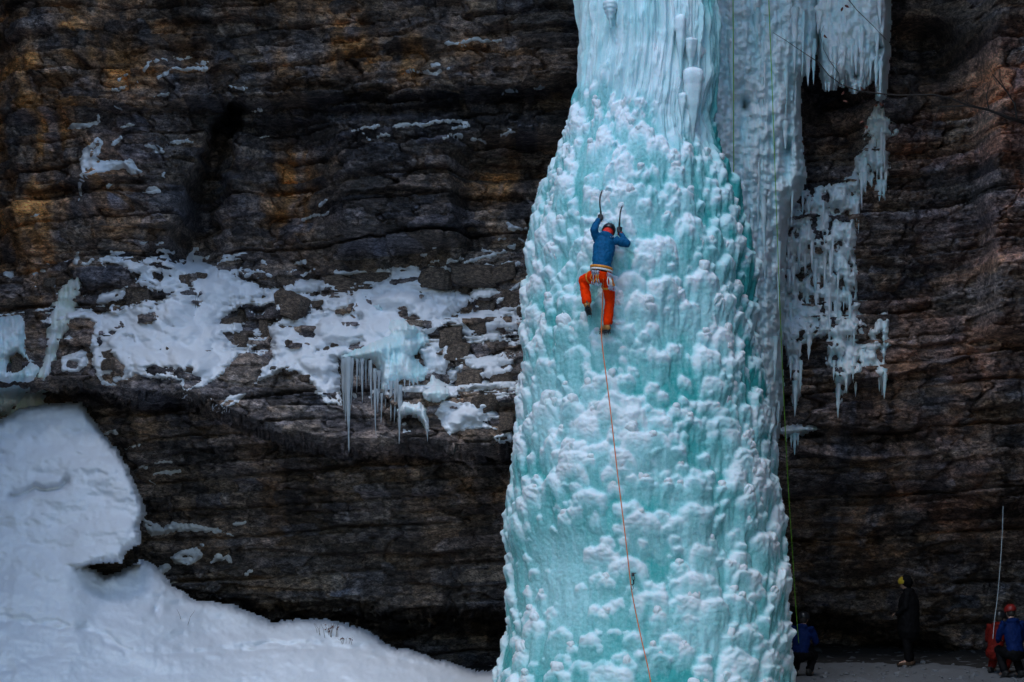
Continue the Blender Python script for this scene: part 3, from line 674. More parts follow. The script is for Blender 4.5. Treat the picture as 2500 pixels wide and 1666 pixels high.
# right flank, away from the light: its shade painted as lower, greener rime
rime = rime - 0.30 * sstep(0.75, 1.2, TH) * (1 - sstep(1.7, 2.2, TH)) * (1 - sstep(900, 1300, VP))
height = height + 0.12 * fbm(ARC * 0.8, ZP * 0.6, 3, 1071)
Rr = A + height
PXx = (cu - CU) * PX + Rr * np.sin(TH)
PYy = PIL_Y - 0.88 * Rr * np.cos(TH)
pillar = link('ice_pillar', None, label='huge turquoise ice pillar covered in white frosted lumps, climbed by the person in orange trousers', cat='ice pillar')
pillar.location = (0, 0, 0)
core = link('ice_core', grid_mesh('ice_core', PXx, PYy, ZP, {'rime': rime}), M_ICE, pillar)

def pil_front(u, v):
    """distance of the pillar's broad front surface for a picture direction"""
    c_, h_ = pil_geo(v)
    s = np.clip((u - c_) / h_, -0.98, 0.98)
    t = math.asin(s)
    j = int(np.argmin(np.abs(th - t))); i = int(np.argmin(np.abs(vp - v)))
    return float(PYy[max(0, i - 3):i + 4, max(0, j - 3):j + 4].min())

# separate mushroom heads of ice
def knob_mesh(seed, nth=48, nph=34):
    r = np.random.RandomState(seed)
    t = np.linspace(0, 2 * np.pi, nth, endpoint=False); ph = np.linspace(0, 1, nph)
    T, PH = np.meshgrid(t, ph)
    prof_s = np.array([0, .07, .16, .26, .36, .46, .58, .72, .86, 1.0])
    prof_r = np.array([0.02, .20, .34, .43, .48, .49, .47, .42, .30, .03]) * 1.0
    prof_z = np.array([.46, .45, .40, .30, .14, -.04, -.32, -.72, -1.10, -1.45])
    Rk = np.interp(PH, prof_s, prof_r); Zk = np.interp(PH, prof_s, prof_z)
    o = r.rand() * 50
    cx_, sx_ = np.cos(T), np.sin(T)
    lump = billow(cx_ * 1.6 + o, sx_ * 1.6 + Zk * 1.5, 2, seed) * 0.5 + gnoise(cx_ * 0.9 + o, sx_ * 0.9 + Zk, seed + 3) * 0.28
    fl = gnoise(cx_ * 4.2 + o, sx_ * 4.2 + Zk * 0.3, seed + 5) * sstep(0.1, -0.5, Zk)
    fine = billow(cx_ * 4.5 + o, sx_ * 4.5 + Zk * 4.5, 3, seed + 11) * sstep(-0.6, 0.1, Zk)
    Rk = Rk * (0.80 + lump + 0.30 * fl + 0.22 * fine)
    Zk = Zk + 0.12 * gnoise(cx_ * 2 + o, sx_ * 2, seed + 7) + 0.10 * fl
    Xk = Rk * cx_; Yk = Rk * sx_ * 0.85
    co = np.stack([Xk.ravel(), Yk.ravel(), Zk.ravel()], -1)
    q = []
    for i in range(nph - 1):
        for j in range(nth):
            q.append((i * nth + j, (i + 1) * nth + j, (i + 1) * nth + (j + 1) % nth, i * nth + (j + 1) % nth))
    rm = np.clip(0.90 - 0.52 * sstep(0.2, -0.9, Zk + 0.45 * fl) + 0.2 * (lump - 0.2), 0.2, 1.0)
    me = mesh_from('ice_knob', co, np.array(q), {'rime': rm.ravel()})
    me.materials.append(M_ICE)
    return me
KNOBS = [knob_mesh(900 + k) for k in range(14)]
kcount = 0
cand = [b for b in blobs if 0.085 < b[2] < 0.24]
r2.shuffle(cand)
for (s0, z0, w, p, ln, rr) in cand:
    if kcount >= 180: break
    t0 = s0 / 1.9
    if abs(t0) > 1.12: continue
    v0_ = HOR - (z0 - CAMZ) / PX
    if v0_ < 120 or v0_ > 1690: continue
    j = int(np.argmin(np.abs(th - t0))); i = int(np.argmin(np.abs(vp - v0_)))
    i2 = min(i + 6, len(vp) - 1)
    o = link('ice_knob', KNOBS[kcount % 14], None, pillar)
    sc = w * r2.uniform(0.8, 1.2)
    n = Vector((math.sin(t0), -math.cos(t0) * 0.88, 0)).normalized()
    base = Vector((PXx[i2, j], PYy[i2, j], ZP[i, j])) - n * sc * 0.43
    o.location = base
    o.scale = (sc * r2.uniform(0.85, 1.35), sc, sc * r2.uniform(0.8, 1.3))
    o.rotation_euler = (r2.uniform(-0.12, 0.30), r2.uniform(-0.2, 0.2), t0 + r2.uniform(-0.5, 0.5))
    kcount += 1

# icicles: tapered, lumpy, slightly bent
def icicle_mesh(name, length, r0, seed, mat, n=10, m=14, top=1.0, rimeval=0.45, fat=0.0):
    r = np.random.RandomState(seed)
    co = []; rm = []; q = []
    bx, by = r.uniform(-0.03, 0.03, 2) * length
    for i in range(m):
        s = i / (m - 1)
        rad = r0 * ((1 - s) ** 0.75 * 0.97 + 0.03) * (1 + 0.16 * math.sin(s * 17 + seed) + 0.10 * r.uniform(-1, 1))
        if fat: rad = r0 * (math.sqrt(max(0, min(1, s / 0.05))) * (1 - 0.86 * sstep(0.10, 1.0, np.float64(s)) ) * (1 + 0.08 * r.uniform(-1, 1)) + 0.002)
        for j in range(n):
            a = 2 * math.pi * j / n
            k = rad * (1 + 0.14 * math.sin(3 * a + seed * 1.7 + s * 2) + 0.10 * math.sin(5 * a + seed))
            co.append((k * math.cos(a) + bx * s * s, k * math.sin(a) + by * s * s, -length * s))
            rm.append(min(1, max(0, rimeval + (0.4 * (1 - s) if fat else 0.15 * math.sin(9 * s + a)))))
    for i in range(m - 1):
        for j in range(n):
            q.append((i * n + j, (i + 1) * n + j, (i + 1) * n + (j + 1) % n, i * n + (j + 1) % n))
    me = mesh_from(name, np.array(co), np.array(q), {'rime': np.array(rm)})
    me.materials.append(mat); return me

# three mushroom-headed icicles standing proud on the right of the pillar
for k, (u, vt, vb_, wpx) in enumerate([(1662, 34, 190, 14), (1686, 92, 180, 16), (1690, 162, 370, 23), (1667, 226, 300, 9), (1490, 0, 70, 16)]):
    yf = pil_front(u, (vt + vb_) / 2) - 0.10
    o = link('icicle', icicle_mesh('icicle', (vb_ - vt) * yf / FPX, wpx * yf / FPX, 40 + k, M_ICE, 14, 26, rimeval=0.42, fat=1), None, pillar)
    o.location = P(u, vt, yf)

# ---------------------------------------------------------------- frozen curtains on the right wall
def curtain(name, poly, label, cat, vr, ur, base_off, tmax, holes=(), lace=0.0, mat=None, flute_amp=0.10, rime0=0.55, front=None, seed=0, soft=18.0, group=None):
    uu = np.arange(ur[0], ur[1], 2.6); vv = np.arange(vr[0], vr[1], 2.9)
    if vr[0] < -60: vv = np.concatenate([np.arange(vr[0], -60, 12), np.arange(-60, vr[1], 2.9)])
    U, V = np.meshgrid(uu, vv)
    Yw = samp(boxblur(Yc, 4), U, V)
    if front is not None:
        Yw = np.minimum(Yw, front(U, V))
    x = (U - CU) * 38.5 / FPX; z = CAMZ + (HOR - V) * 38.5 / FPX
    d = sdpoly(U, V, poly) + (5 + 5 * (seed == 3)) * fbm(U / 12., V / 40., 4, 1100 + seed, 0.6) + 2.5 * gnoise(U / 4., V / 16., 1103 + seed)
    for (hu_, hv_, a_, b_) in holes:
        d = np.minimum(d, (np.sqrt(((U - hu_) / a_) ** 2 + ((V - hv_) / b_) ** 2) - 1) * min(a_, b_) + 2.2 * gnoise(U / 5., V / 7., 1107))
    if lace:
        wu, wv = 10 * fbm(U / 30., V / 30., 3, 1151 + seed), 14 * fbm(U / 34., V / 34., 3, 1153 + seed)
        ln_ = fbm((U + wu) / 24., (V + wv) / 46., 4, 1111 + seed, 0.55)
        d = np.minimum(d, (ln_ + 0.62 - lace) * 40)
    t = np.where(d > 0, tmax * (1 - np.exp(-np.maximum(d, 0) / soft)), d * 0.05)
    fl = fbm(x * 5.5, z * 0.55, 4, 1120 + seed); bl = billow(x * 2.2, z * 2.6, 3, 1125 + seed)
    on = sstep(0, 14, d)
    t = t + on * (flute_amp * fl + 0.9 * flute_amp * (bl - 0.3) + 0.35 * flute_amp * fbm(x * 16, z * 2.0, 2, 1129))
    t = t + on * 0.7 * flute_amp * fbm(x * 6, z * 5, 4, 1141 + seed, 0.6)
    Y = Yw - base_off * sstep(-4, 10, d) - t
    rm = np.clip(rime0 + 0.42 * fl + 0.5 * (bl - 0.3) + 0.25 * fbm(x * 1.2, z * 1.4, 3, 1131 + seed) + 0.1 * fbm(x * 14, z * 14, 2, 1133), 0, 1)
    X = (U - CU) * Y / FPX; Z = CAMZ + (HOR - V) * Y / FPX
    root = link(name, None, label=label, cat=cat, group=group)
    link('ice_sheet', grid_mesh('ice_sheet', X, Y, Z, {'rime': rm}, keep=d > -7), mat or M_CURTAIN, root)
    return root, (lambda u, v: float(Y[int(np.clip(np.argmin(np.abs(vv - v)), 0, len(vv) - 1)), int(np.clip(np.argmin(np.abs(uu - u)), 0, len(uu) - 1))]))

def hang(root, fy, spots, mat, seed, rimeval=0.45, name='icicle'):
    """spots: (u, v top, v bottom, half width px)"""
    for k, (u, v0, v1, w) in enumerate(spots):
        y = min(fy(u, v0), min(float(samp(Yc, np.float64(u), np.float64(q))) for q in np.linspace(v0, v1, 6)) - 0.06)
        o = link(name, icicle_mesh(name, (v1 - v0) * y / FPX, w * (0.72 if mat is M_ICICLE else 1) * y / FPX, seed + k, mat, rimeval=rimeval), None, root)
        o.location = P(u, v0, y + 0.02)

mainpoly = [(1690,-620),(2010,-620),(1996,-60),(1994,20),(1999,61),(1990,126),(1973,138),(1969,163),(1954,184),(1946,211),(1947,299),(1952,340),(1954,381),(1962,430),(1950,470),(1930,500),(1912,560),(1906,737),(1903,839),(1906,960),(1894,1066),(1886,1125),(1870,1120),(1800,1120),(1690,1120)]
cfront = lambda U, V: 37.7 + 0.0030 * (U - 1750) + 0.0004 * np.abs(V - 300)
c1, f1 = curtain('ice_curtain', mainpoly, 'tall pale blue frozen curtain hanging directly behind the right edge of the ice pillar', 'ice curtain', (-640, 1140), (1690, 2030), 0.25, 0.60,
                 [(1818,258,3,6),(1925,365,2,6)], 0.0, None, 0.17, 0.68, cfront, 1, 26.0)
upoly = [(1978,-620),(2190,-620),(2170,-60),(2168,40),(2164,150),(2157,236),(2146,238),(2146,175),(2137,160),(2128,188),(2112,205),(2098,215),(2085,222),(2072,204),(2066,188),(2056,206),(2040,196),(2035,212),(2014,212),(2006,170),(2001,110),(1990,60)]
c2, f2 = curtain('ice_curtain', upoly, 'white ice curtain with ragged fringe at top right, crossed by a bare twig', 'ice curtain', (-640, 250), (1960, 2200), 0.25, 0.45,
                 [(2147,118,3,5),(2090,185,4,6)], 0.0, None, 0.15, 0.80, lambda U, V: 38.6 + 0 * U, 2, 16.0)
lpoly = [(1905,480),(1950,465),(2000,455),(2045,445),(2080,430),(2098,335),(2120,290),(2140,235),(2158,235),(2160,285),(2195,318),(2172,345),(2170,460),(2161,488),(2140,470),(2118,445),(2106,480),(2088,540),(2090,620),(2096,700),(2090,738),(2112,735),(2095,760),(2112,795),(2130,800),(2150,770),(2172,760),(2166,830),(2175,842),(2160,850),(2163,920),(2156,965),(2145,930),(2138,895),(2110,905),(2080,920),(2065,955),(2045,1000),(2040,960),(2035,905),(2015,890),(2020,850),(2015,820),(1990,825),(1960,845),(1957,900),(1955,960),(1945,1005),(1935,990),(1930,900),(1915,860),(1900,800),(1898,640)]
c3, f3 = curtain('ice_curtain', lpoly, 'lacy white ice with dark holes frozen onto the rock right of the pillar', 'ice curtain', (225, 1030), (1880, 2210), 0.05, 0.30,
                 [(1998,688,18,18),(1985,735,26,12),(1926,925,9,15),(1915,975,8,14),(2105,828,22,12),(2003,577,10,7),(2043,603,8,8),(1998,612,9,9),(2035,745,5,10),(2033,790,8,9),(2040,875,5,9),(2156,778,3,7),(1988,548,6,12),(2120,760,14,10)], 0.36, None, 0.17, 0.84, None, 3, 12.0)
hang(c2, f2, [(2016,200,224,4),(2024,202,225,5),(2035,200,223,4),(2057,195,215,5),(2066,180,198,3),(2086,205,230,8),(2100,200,222,7),(2120,185,210,6),(2150,150,240,6),(2110,195,218,5),(1997,110,140,3),(2044,185,206,4)], M_CURTAIN, 200, 0.6)
hang(c1, f1, [(1976,120,142,3),(1968,140,166,4),(1958,165,190,4),(1984,110,136,3),(1890,1040,1122,8),(1878,1050,1130,10),(1900,980,1050,6)], M_CURTAIN, 230, 0.5)
hang(c3, f3, [(2148,440,492,9),(2158,440,486,7),(2128,430,458,5),(2115,425,452,4),(2045,960,1022,5),(2066,915,962,5),(1942,930,1018,8),(2160,900,975,7),(2036,880,930,4),(1955,880,960,5),(1930,870,930,5),(2082,895,930,4),(2100,890,915,3),(2013,575,600,3),(2060,700,760,5),(2075,720,800,5),(2050,760,830,5),(1975,480,540,5),(1960,470,530,4),(2000,480,520,4),(1990,640,668,4),(2070,560,640,6),(1915,700,780,6),(1930,740,800,5),(1950,600,660,5),(2085,790,850,4)], M_CURTAIN, 260, 0.55)
ri = random.Random(77)
def strew(root, fy, poly, n, vlo, vhi, wlo, whi, llo, lhi, seed, rv):
    sp = []
    us_ = [p[0] for p in poly]
    while len(sp) < n:
        u, v = ri.uniform(min(us_), max(us_)), ri.uniform(vlo, vhi)
        if sdpoly(np.array([u]), np.array([v]), poly)[0] > 6:
            sp.append((u, v, v + ri.uniform(llo, lhi), ri.uniform(wlo, whi)))
    for k, (u, v0, v1, w) in enumerate(sp):
        y = fy(u, v0)
        o = link('icicle', icicle_mesh('icicle', (v1 - v0) * y / FPX, w * y / FPX, seed + k, M_CURTAIN, rimeval=rv + ri.uniform(-0.2, 0.2)), None, root)
        o.location = P(u, v0, y + 0.02)
strew(c1, f1, mainpoly, 60, -20, 1000, 4, 10, 60, 190, 500, 0.6)
strew(c2, f2, upoly, 26, -20, 150, 4, 9, 40, 80, 580, 0.75)
strew(c3, f3, lpoly, 70, 300, 930, 3, 8, 30, 110, 620, 0.8)
# small snow-capped shelf of ice under the curtain
spoly = [(1893,1052),(1915,1040),(1945,1036),(1985,1042),(2000,1050),(1980,1056),(1950,1064),(1915,1068)]
c4, f4 = curtain('ice_shelf', spoly, 'small snow covered ice shelf below the lacy ice beside the pillar', 'ice shelf', (1020, 1080), (1880, 2015), 0.15, 0.25, rime0=0.75, seed=4, soft=8)
hang(c4, f4, [(1940,1058,1112,6),(1932,1060,1095,4),(1948,1058,1090,4),(1920,1060,1080,3)], M_CURTAIN, 300, 0.4)

# ---------------------------------------------------------------- frozen seep with icicles on the left ledge
epoly = [(905,745),(925,735),(960,760),(1000,790),(1040,810),(1050,835),(1030,850),(1010,870),(1030,890),(1045,905),(1035,930),(1010,935),(985,925),(960,945),(935,955),(920,900),(905,880),(870,880),(835,880),(825,868),(850,860),(880,850),(920,830),(945,815),(940,790),(915,770)]
c5, f5 = curtain('frozen_seep', epoly, 'frosted blue-green ice bulge with long icicles hanging off the left ledge', 'frozen seep', (715, 1000), (800, 1090), 0.12, 0.42, rime0=0.60, seed=5, soft=16, flute_amp=0.13)
hang(c5, lambda u, v: f5(u, v) , [(850,872,1105,11),(838,876,1010,8),(860,875,990,6),(872,876,960,5),(884,876,985,6),(893,876,950,5),(905,880,1000,6),(915,900,1020,7),(925,905,985,6),(845,876,1040,6),(878,880,940,4),(900,880,945,4),
    (915,950,1070,4),(922,955,1010,5),(932,960,1035,5),(942,940,1000,6),(955,930,1030,7),(965,930,1035,6),(976,940,1085,9),(970,925,985,5),(988,925,965,3),(1000,925,958,3),(1010,925,955,3),(1020,920,945,3),(1043,1030,1080,5)], M_ICICLE, 400, 0.55)
wpoly = [(968,1000),(985,980),(1010,988),(1025,982),(1040,1000),(1048,1030),(1045,1062),(1035,1040),(1020,1022),(1000,1015),(985,1018),(972,1030)]
c6, f6 = curtain('ice_lobe', wpoly, 'white wing-shaped ice lobe at the foot of the left icicles', 'ice lobe', (970, 1090), (950, 1065), 0.25, 0.20, rime0=0.85, seed=6, soft=10)
rpoly = [(1040,945),(1055,915),(1075,930),(1095,945),(1100,965),(1085,980),(1060,985),(1035,975),(1030,960)]
c7, f7 = curtain('ice_lobe', rpoly, 'rounded white ice lump beside the long icicles on the left ledge', 'ice lobe', (900, 1000), (1020, 1115), 0.25, 0.40, rime0=0.85, seed=7, soft=10)

# far left: yellowish ice runnel and the white broken ice beside it
ypoly = [(168,685),(193,666),(199,704),(184,754),(172,797),(154,822),(143,845),(128,885),(116,935),(108,992),(64,1012),(20,1050),(0,1055),(0,1030),(34,995),(58,960),(86,926),(106,885),(113,843),(114,804),(122,772),(128,740),(148,705)]
c8, f8 = curtain('ice_runnel', ypoly, 'yellow-green frozen runnel twisting down the far left cliff', 'ice runnel', (650, 1070), (-20, 215), 0.02, 0.20, rime0=0.62, seed=8, soft=14, mat=M_YICE, flute_amp=0.14)
apoly = [(-60,770),(0,775),(50,768),(62,790),(60,850),(70,880),(40,862),(20,880),(15,910),(50,905),(75,880),(98,900),(85,935),(55,975),(20,1010),(-60,1040)]
c9, f9 = curtain('ice_runnel', apoly, 'broken white ice at the left border of the photo above the snow bank', 'ice runnel', (745, 1060), (-60, 120), 0.1, 0.32, rime0=0.75, seed=9, soft=16, flute_amp=0.20)

# ---------------------------------------------------------------- boulders in the ledge snow (pieces of the cliff)
def boulder_mesh(seed):
    bm = bmesh.new(); bmesh.ops.create_icosphere(bm, subdivisions=4, radius=1.0)
    r = random.Random(seed)
    planes = [((Vector(ax) + Vector((r.uniform(-.25, .25), r.uniform(-.25, .25), r.uniform(-.25, .25)))).normalized(), r.uniform(0.45, 0.62)) for ax in ((1,0,0),(-1,0,0),(0,1,0),(0,-1,0),(0,0,1),(0,0,-1))] + [(Vector((r.uniform(-1, 1), r.uniform(-1, 1), r.uniform(-1, 1))).normalized(), r.uniform(0.6, 0.8)) for _ in range(4)]
    for v in bm.verts:
        for n_, d_ in planes:
            k = v.co.dot(n_) - d_
            if k > 0: v.co -= n_ * k * 0.9
        c = v.co
        s = 1 + 0.10 * math.sin(5 * c.x + seed) * math.sin(4 * c.z + 2 * seed) + 0.05 * math.sin(11 * c.y + 9 * c.x + seed) + 0.08 * float(fbm(np.float64(c.x * 2.2 + seed), np.float64(c.z * 2.2 + c.y * 1.3), 3, seed))
        v.co = c * s
    me = bpy.data.meshes.new('boulder'); bm.to_mesh(me); bm.free(); me.materials.append(M_BOULDER)
    me.polygons.foreach_set('use_smooth', np.full(len(me.polygons), True))
    return me
BOULD = [boulder_mesh(k) for k in range(8)]
BSPOTS = [(371,675,14,12),(452,685,18,13),(492,675,15,9),(318,640,16,8),(345,715,34,26),(290,740,22,14),(565,790,26,16),(480,820,14,7),(600,775,24,14),(645,805,11,24),(715,748,40,34),(585,835,20,16),
 (268,890,20,12),(310,890,9,14),(322,832,7,10),(460,905,9,8),(408,858,4,9),(270,870,14,14),(840,700,46,24),(915,690,40,22),(1065,680,38,24),(1150,675,50,26),(1225,668,34,22),(985,670,10,9),(1135,705,12,12),(1190,750,26,16),
 (1240,735,22,26),(1165,800,22,18),(1090,800,18,20),(1100,830,26,28),(1120,860,30,24),(1060,865,14,12),(685,805,18,8),(705,840,10,9),(820,850,14,12),(795,855,10,8),(740,830,9,7),(1150,935,30,30),(1225,920,34,28),(1195,985,26,20),
 (1240,1030,24,20),(705,905,16,10),(745,925,14,10),(1175,985,20,14),(1270,760,8,10),(1150,560,12,7),(120,690,14,12),(60,880,16,20),(40,895,12,18),(700,690,26,10),(770,745,22,10),(265,1385,40,14),(310,1352,16,12),(230,1380,22,10)]
for k, (u, v, a_, b_) in enumerate(BSPOTS):
    y = float(samp(Yc, np.float64(u), np.float64(v)))
    ys = y - 0.05
    o = link('boulder', BOULD[k % 8], None, cliff)
    s = y / FPX
    o.location = P(u, v, ys + 0.4 * min(a_, b_) * s); o.scale = (a_ * s * 1.6, min(a_, b_) * s * 1.6, b_ * s * 1.6)
    o.rotation_euler = (0, random.uniform(-0.25, 0.25), random.uniform(-0.6, 0.6))
# ---------------------------------------------------------------- people and gear: helpers
def frame_for(d, ref):
    d = d.normalized()
    r = ref - d * ref.dot(d)
    if r.length < 1e-4: r = Vector((1, 0, 0)) - d * d.x
    r.normalize()
    return r, d.cross(r)

def tube(bm, pts, rad, n=12, ref=Vector((1, 0, 0)), cap=True):
    """closed loft along pts; rad: radius or (across, along) per point"""
    pts = [Vector(p) for p in pts]; rings = []
    m = len(pts)
    P2, R2 = [], []
    def rr(k):
        r = rad[k] if isinstance(rad, (list, tuple)) and not isinstance(rad, float) else rad
        return (r, r) if not isinstance(r, (tuple, list)) else r
    for i in range(m):
        d = (pts[min(i + 1, m - 1)] - pts[max(i - 1, 0)])
        if d.length < 1e-9: d = Vector((0, 0, 1))
        a, b = frame_for(d, ref)
        ra, rb = rr(i)
        if cap and i == 0:
            dn = d.normalized()
            for k_, s_ in ((0.85, 0.5), (0.5, 0.85)):
                rings.append([bm.verts.new(pts[i] - dn * min(ra, rb) * k_ + a * ra * s_ * math.cos(t) + b * rb * s_ * math.sin(t)) for t in [2 * math.pi * q / n for q in range(n)]])
        rings.append([bm.verts.new(pts[i] + a * ra * math.cos(t) + b * rb * math.sin(t)) for t in [2 * math.pi * q / n for q in range(n)]])
        if cap and i == m - 1:
            dn = d.normalized()
            for k_, s_ in ((0.5, 0.85), (0.85, 0.5)):
                rings.append([bm.verts.new(pts[i] + dn * min(ra, rb) * k_ + a * ra * s_ * math.cos(t) + b * rb * s_ * math.sin(t)) for t in [2 * math.pi * q / n for q in range(n)]])
    for A_, B_ in zip(rings[:-1], rings[1:]):
        for q in range(n):
            bm.faces.new((A_[q], A_[(q + 1) % n], B_[(q + 1) % n], B_[q]))
    bm.faces.new(rings[0][::-1]); bm.faces.new(rings[-1])

def ellipsoid(bm, c, r, rot=None, seg=16):
    m = Matrix.Translation(Vector(c)) @ (rot.to_4x4() if rot else Matrix()) @ Matrix.Diagonal((*r, 1))
    bmesh.ops.create_uvsphere(bm, u_segments=seg, v_segments=max(8, seg // 2 + 2), radius=1.0, matrix=m)

def boxm(bm, c, size, rot=None):
    m = Matrix.Translation(Vector(c)) @ (rot.to_4x4() if rot else Matrix()) @ Matrix.Diagonal((*size, 1))
    bmesh.ops.create_cube(bm, size=1.0, matrix=m)

def finish(bm, name, mat, parent=None, smooth=True, voxel=None, wrinkle=0.0, wseed=0, smooth_it=4, label=None, cat=None, **kw):
    bmesh.ops.recalc_face_normals(bm, faces=bm.faces)
    me = bpy.data.meshes.new(name); bm.to_mesh(me); bm.free()
    if voxel:
        tmp = bpy.data.objects.new('tmp', me); COL.objects.link(tmp)
        md = tmp.modifiers.new('r', 'REMESH'); md.mode = 'VOXEL'; md.voxel_size = voxel
        sm = tmp.modifiers.new('s', 'SMOOTH'); sm.iterations = smooth_it; sm.factor = 0.5
        dg = bpy.context.evaluated_depsgraph_get()
        me2 = bpy.data.meshes.new_from_object(tmp.evaluated_get(dg)); me2.name = name
        bpy.data.objects.remove(tmp); me = me2
        if wrinkle:
            n = len(me.vertices); co = np.empty(n * 3, f32); me.vertices.foreach_get('co', co); co = co.reshape(-1, 3)
            no = np.empty(n * 3, f32); me.vertices.foreach_get('normal', no); no = no.reshape(-1, 3)
            w = fbm(co[:, 0] * 16 + co[:, 2] * 6, co[:, 2] * 7 - co[:, 0] * 6 + co[:, 1] * 5, 3, 2000 + wseed) + 0.5 * np.abs(gnoise(co[:, 0] * 17 - co[:, 2] * 10, co[:, 1] * 9 + co[:, 2] * 6, 2010 + wseed))
            co = co + no * (w * wrinkle)[:, None]
            me.vertices.foreach_set('co', co.astype(f32).ravel()); me.update()
    me.polygons.foreach_set('use_smooth', np.full(len(me.polygons), smooth, dtype=bool))
    return link(name, me, mat, parent, label, cat, **kw)

M_SKIN = plain('skin', (0.42, 0.24, 0.17), 0.5)
M_BLUE = plain('blue jacket cloth', (0.004, 0.085, 0.20), 0.6, noise=0.2, scale=22, bump=0.004)
M_ORANGE = plain('orange trouser cloth', (1.0, 0.040, 0.001), 0.9, noise=0.18, scale=24, bump=0.004)
M_NAVY = plain('royal blue jacket cloth', (0.003, 0.014, 0.075), 0.65, noise=0.2, scale=24, bump=0.004)
M_BLACK = plain('black cloth', (0.005, 0.005, 0.006), 0.7)
M_GLOVE = plain('black glove leather', (0.014, 0.013, 0.014), 0.55)
M_HELM = plain('black helmet shell', (0.012, 0.013, 0.016), 0.3)
M_RED = plain('red shell', (0.20, 0.010, 0.007), 0.45)
M_REDCLOTH = plain('red jacket cloth', (0.13, 0.010, 0.007), 0.65, bump=0.004)
M_YEL = plain('yellow shell', (0.42, 0.30, 0.02), 0.45)
M_BOOT = plain('tan boot leather', (0.34, 0.15, 0.03), 0.6)
M_RUBBER = plain('boot rubber', (0.012, 0.012, 0.012), 0.7)
M_STEEL = plain('steel', (0.30, 0.31, 0.33), 0.35, 0.9)
M_DARKSTEEL = plain('dark steel', (0.06, 0.06, 0.065), 0.4, 0.7)
M_ALU = plain('anodised alloy', (0.42, 0.46, 0.58), 0.35, 0.7)
M_BELT = plain('orange webbing', (0.75, 0.26, 0.02), 0.7)
M_WEB = plain('white webbing', (0.72, 0.70, 0.66), 0.7)
M_ROPE = plain('orange rope sheath', (0.80, 0.20, 0.05), 0.75, noise=0.3, scale=150)
M_GROPE = plain('green rope sheath', (0.16, 0.42, 0.02), 0.75, noise=0.3, scale=150)
M_PROPE = plain('pale rope sheath', (0.50, 0.58, 0.62), 0.75, noise=0.4, scale=60)
M_GRIP = plain('rubber grip', (0.015, 0.015, 0.017), 0.6)
M_SHAFT = plain('black axe shaft', (0.018, 0.018, 0.02), 0.35)
M_BARK = plain('dark bark', (0.035, 0.028, 0.025), 0.8, noise=0.4)
M_LEAF = plain('dead leaf', (0.10, 0.030, 0.018), 0.8, noise=0.4)
M_STEM = plain('dry stem', (0.09, 0.06, 0.04), 0.8, noise=0.3)
M_GAIT = plain('red fleece', (0.75, 0.03, 0.015), 0.8)
for _m in (M_ORANGE, M_BLUE, M_NAVY, M_BLACK, M_REDCLOTH): _m.node_tree.nodes['Principled BSDF'].inputs['Specular IOR Level'].default_value = 0.08
M_HAIR = plain('dark hair', (0.02, 0.014, 0.010), 0.7)
M_LOGO = plain('grey print', (0.30, 0.36, 0.45), 0.6)

def hand_mesh(name, mat, wrist, centre, along, palm_n, grip_r, parent, flip=1):
    """a gloved hand closed round a shaft: palm, four unequal bent fingers, a thumb from the side of the palm.
    along = shaft direction, palm_n = direction from the palm to the shaft"""
    bm = bmesh.new()
    along = along.normalized(); pn = (palm_n - along * palm_n.dot(along)).normalized(); side = along.cross(pn).normalized() * flip
    c = Vector(centre)
    palm = c - pn * (grip_r + 0.016)
    tube(bm, [palm - along * 0.042, palm, palm + along * 0.042], [(0.040, 0.018), (0.045, 0.020), (0.040, 0.018)], 10, side)
    tube(bm, [Vector(wrist), palm - along * 0.03 + (Vector(wrist) - palm) * 0.12], [0.036, 0.034], 10)
    R = grip_r + 0.011
    for k, ln in enumerate((0.88, 1.0, 0.95, 0.78)):
        o = along * (0.036 - 0.024 * k)
        angs = [a * ln for a in (2.6, 1.7, 0.75, -0.25, -1.2)]
        pts = [palm + side * 0.040 + o] + [c + o - pn * math.cos(math.pi - a) * R * -1 * -1 + side * math.sin(a) * R for a in angs[1:]]
        pts = [palm + side * 0.036 + o] + [c + o + (-pn * math.cos(a) + side * math.sin(a)) * R for a in (1.05, 1.75, 2.5, 2.5 + 0.9 * ln)]
        tube(bm, pts, [0.0120, 0.0115, 0.0110, 0.0100, 0.0090], 8)
    tp = [palm - side * 0.030 - along * 0.012, c + (-side * 0.95 - pn * 0.2) * R + along * 0.020, c + (-side * 0.75 + pn * 0.65) * R + along * 0.040, c + (-side * 0.15 + pn * 1.0) * R + along * 0.050]
    tube(bm, tp, [0.0150, 0.0130, 0.0120, 0.0100], 8)
    return finish(bm, name, mat, parent, voxel=0.0055, smooth_it=2)

def open_hand(bm, wrist, d, side):
    d = d.normalized(); w = Vector(wrist)
    tube(bm, [w, w + d * 0.045, w + d * 0.09], [(0.026, 0.018), (0.040, 0.017), (0.038, 0.014)], 10, side)
    n = d.cross(side)
    for k, ln in enumerate((0.070, 0.082, 0.076, 0.058)):
        b = w + d * 0.088 + side * (0.029 - 0.019 * k)
        tube(bm, [b, b + d * ln * 0.5 + n * 0.006, b + d * ln * 0.9 + n * 0.024], [0.0095, 0.0088, 0.0078], 8)
    b = w + d * 0.03 + side * 0.032
    tube(bm, [b, b + d * 0.035 + side * 0.028, b + d * 0.062 + side * 0.036 + n * 0.01], [0.012, 0.0105, 0.009], 8)

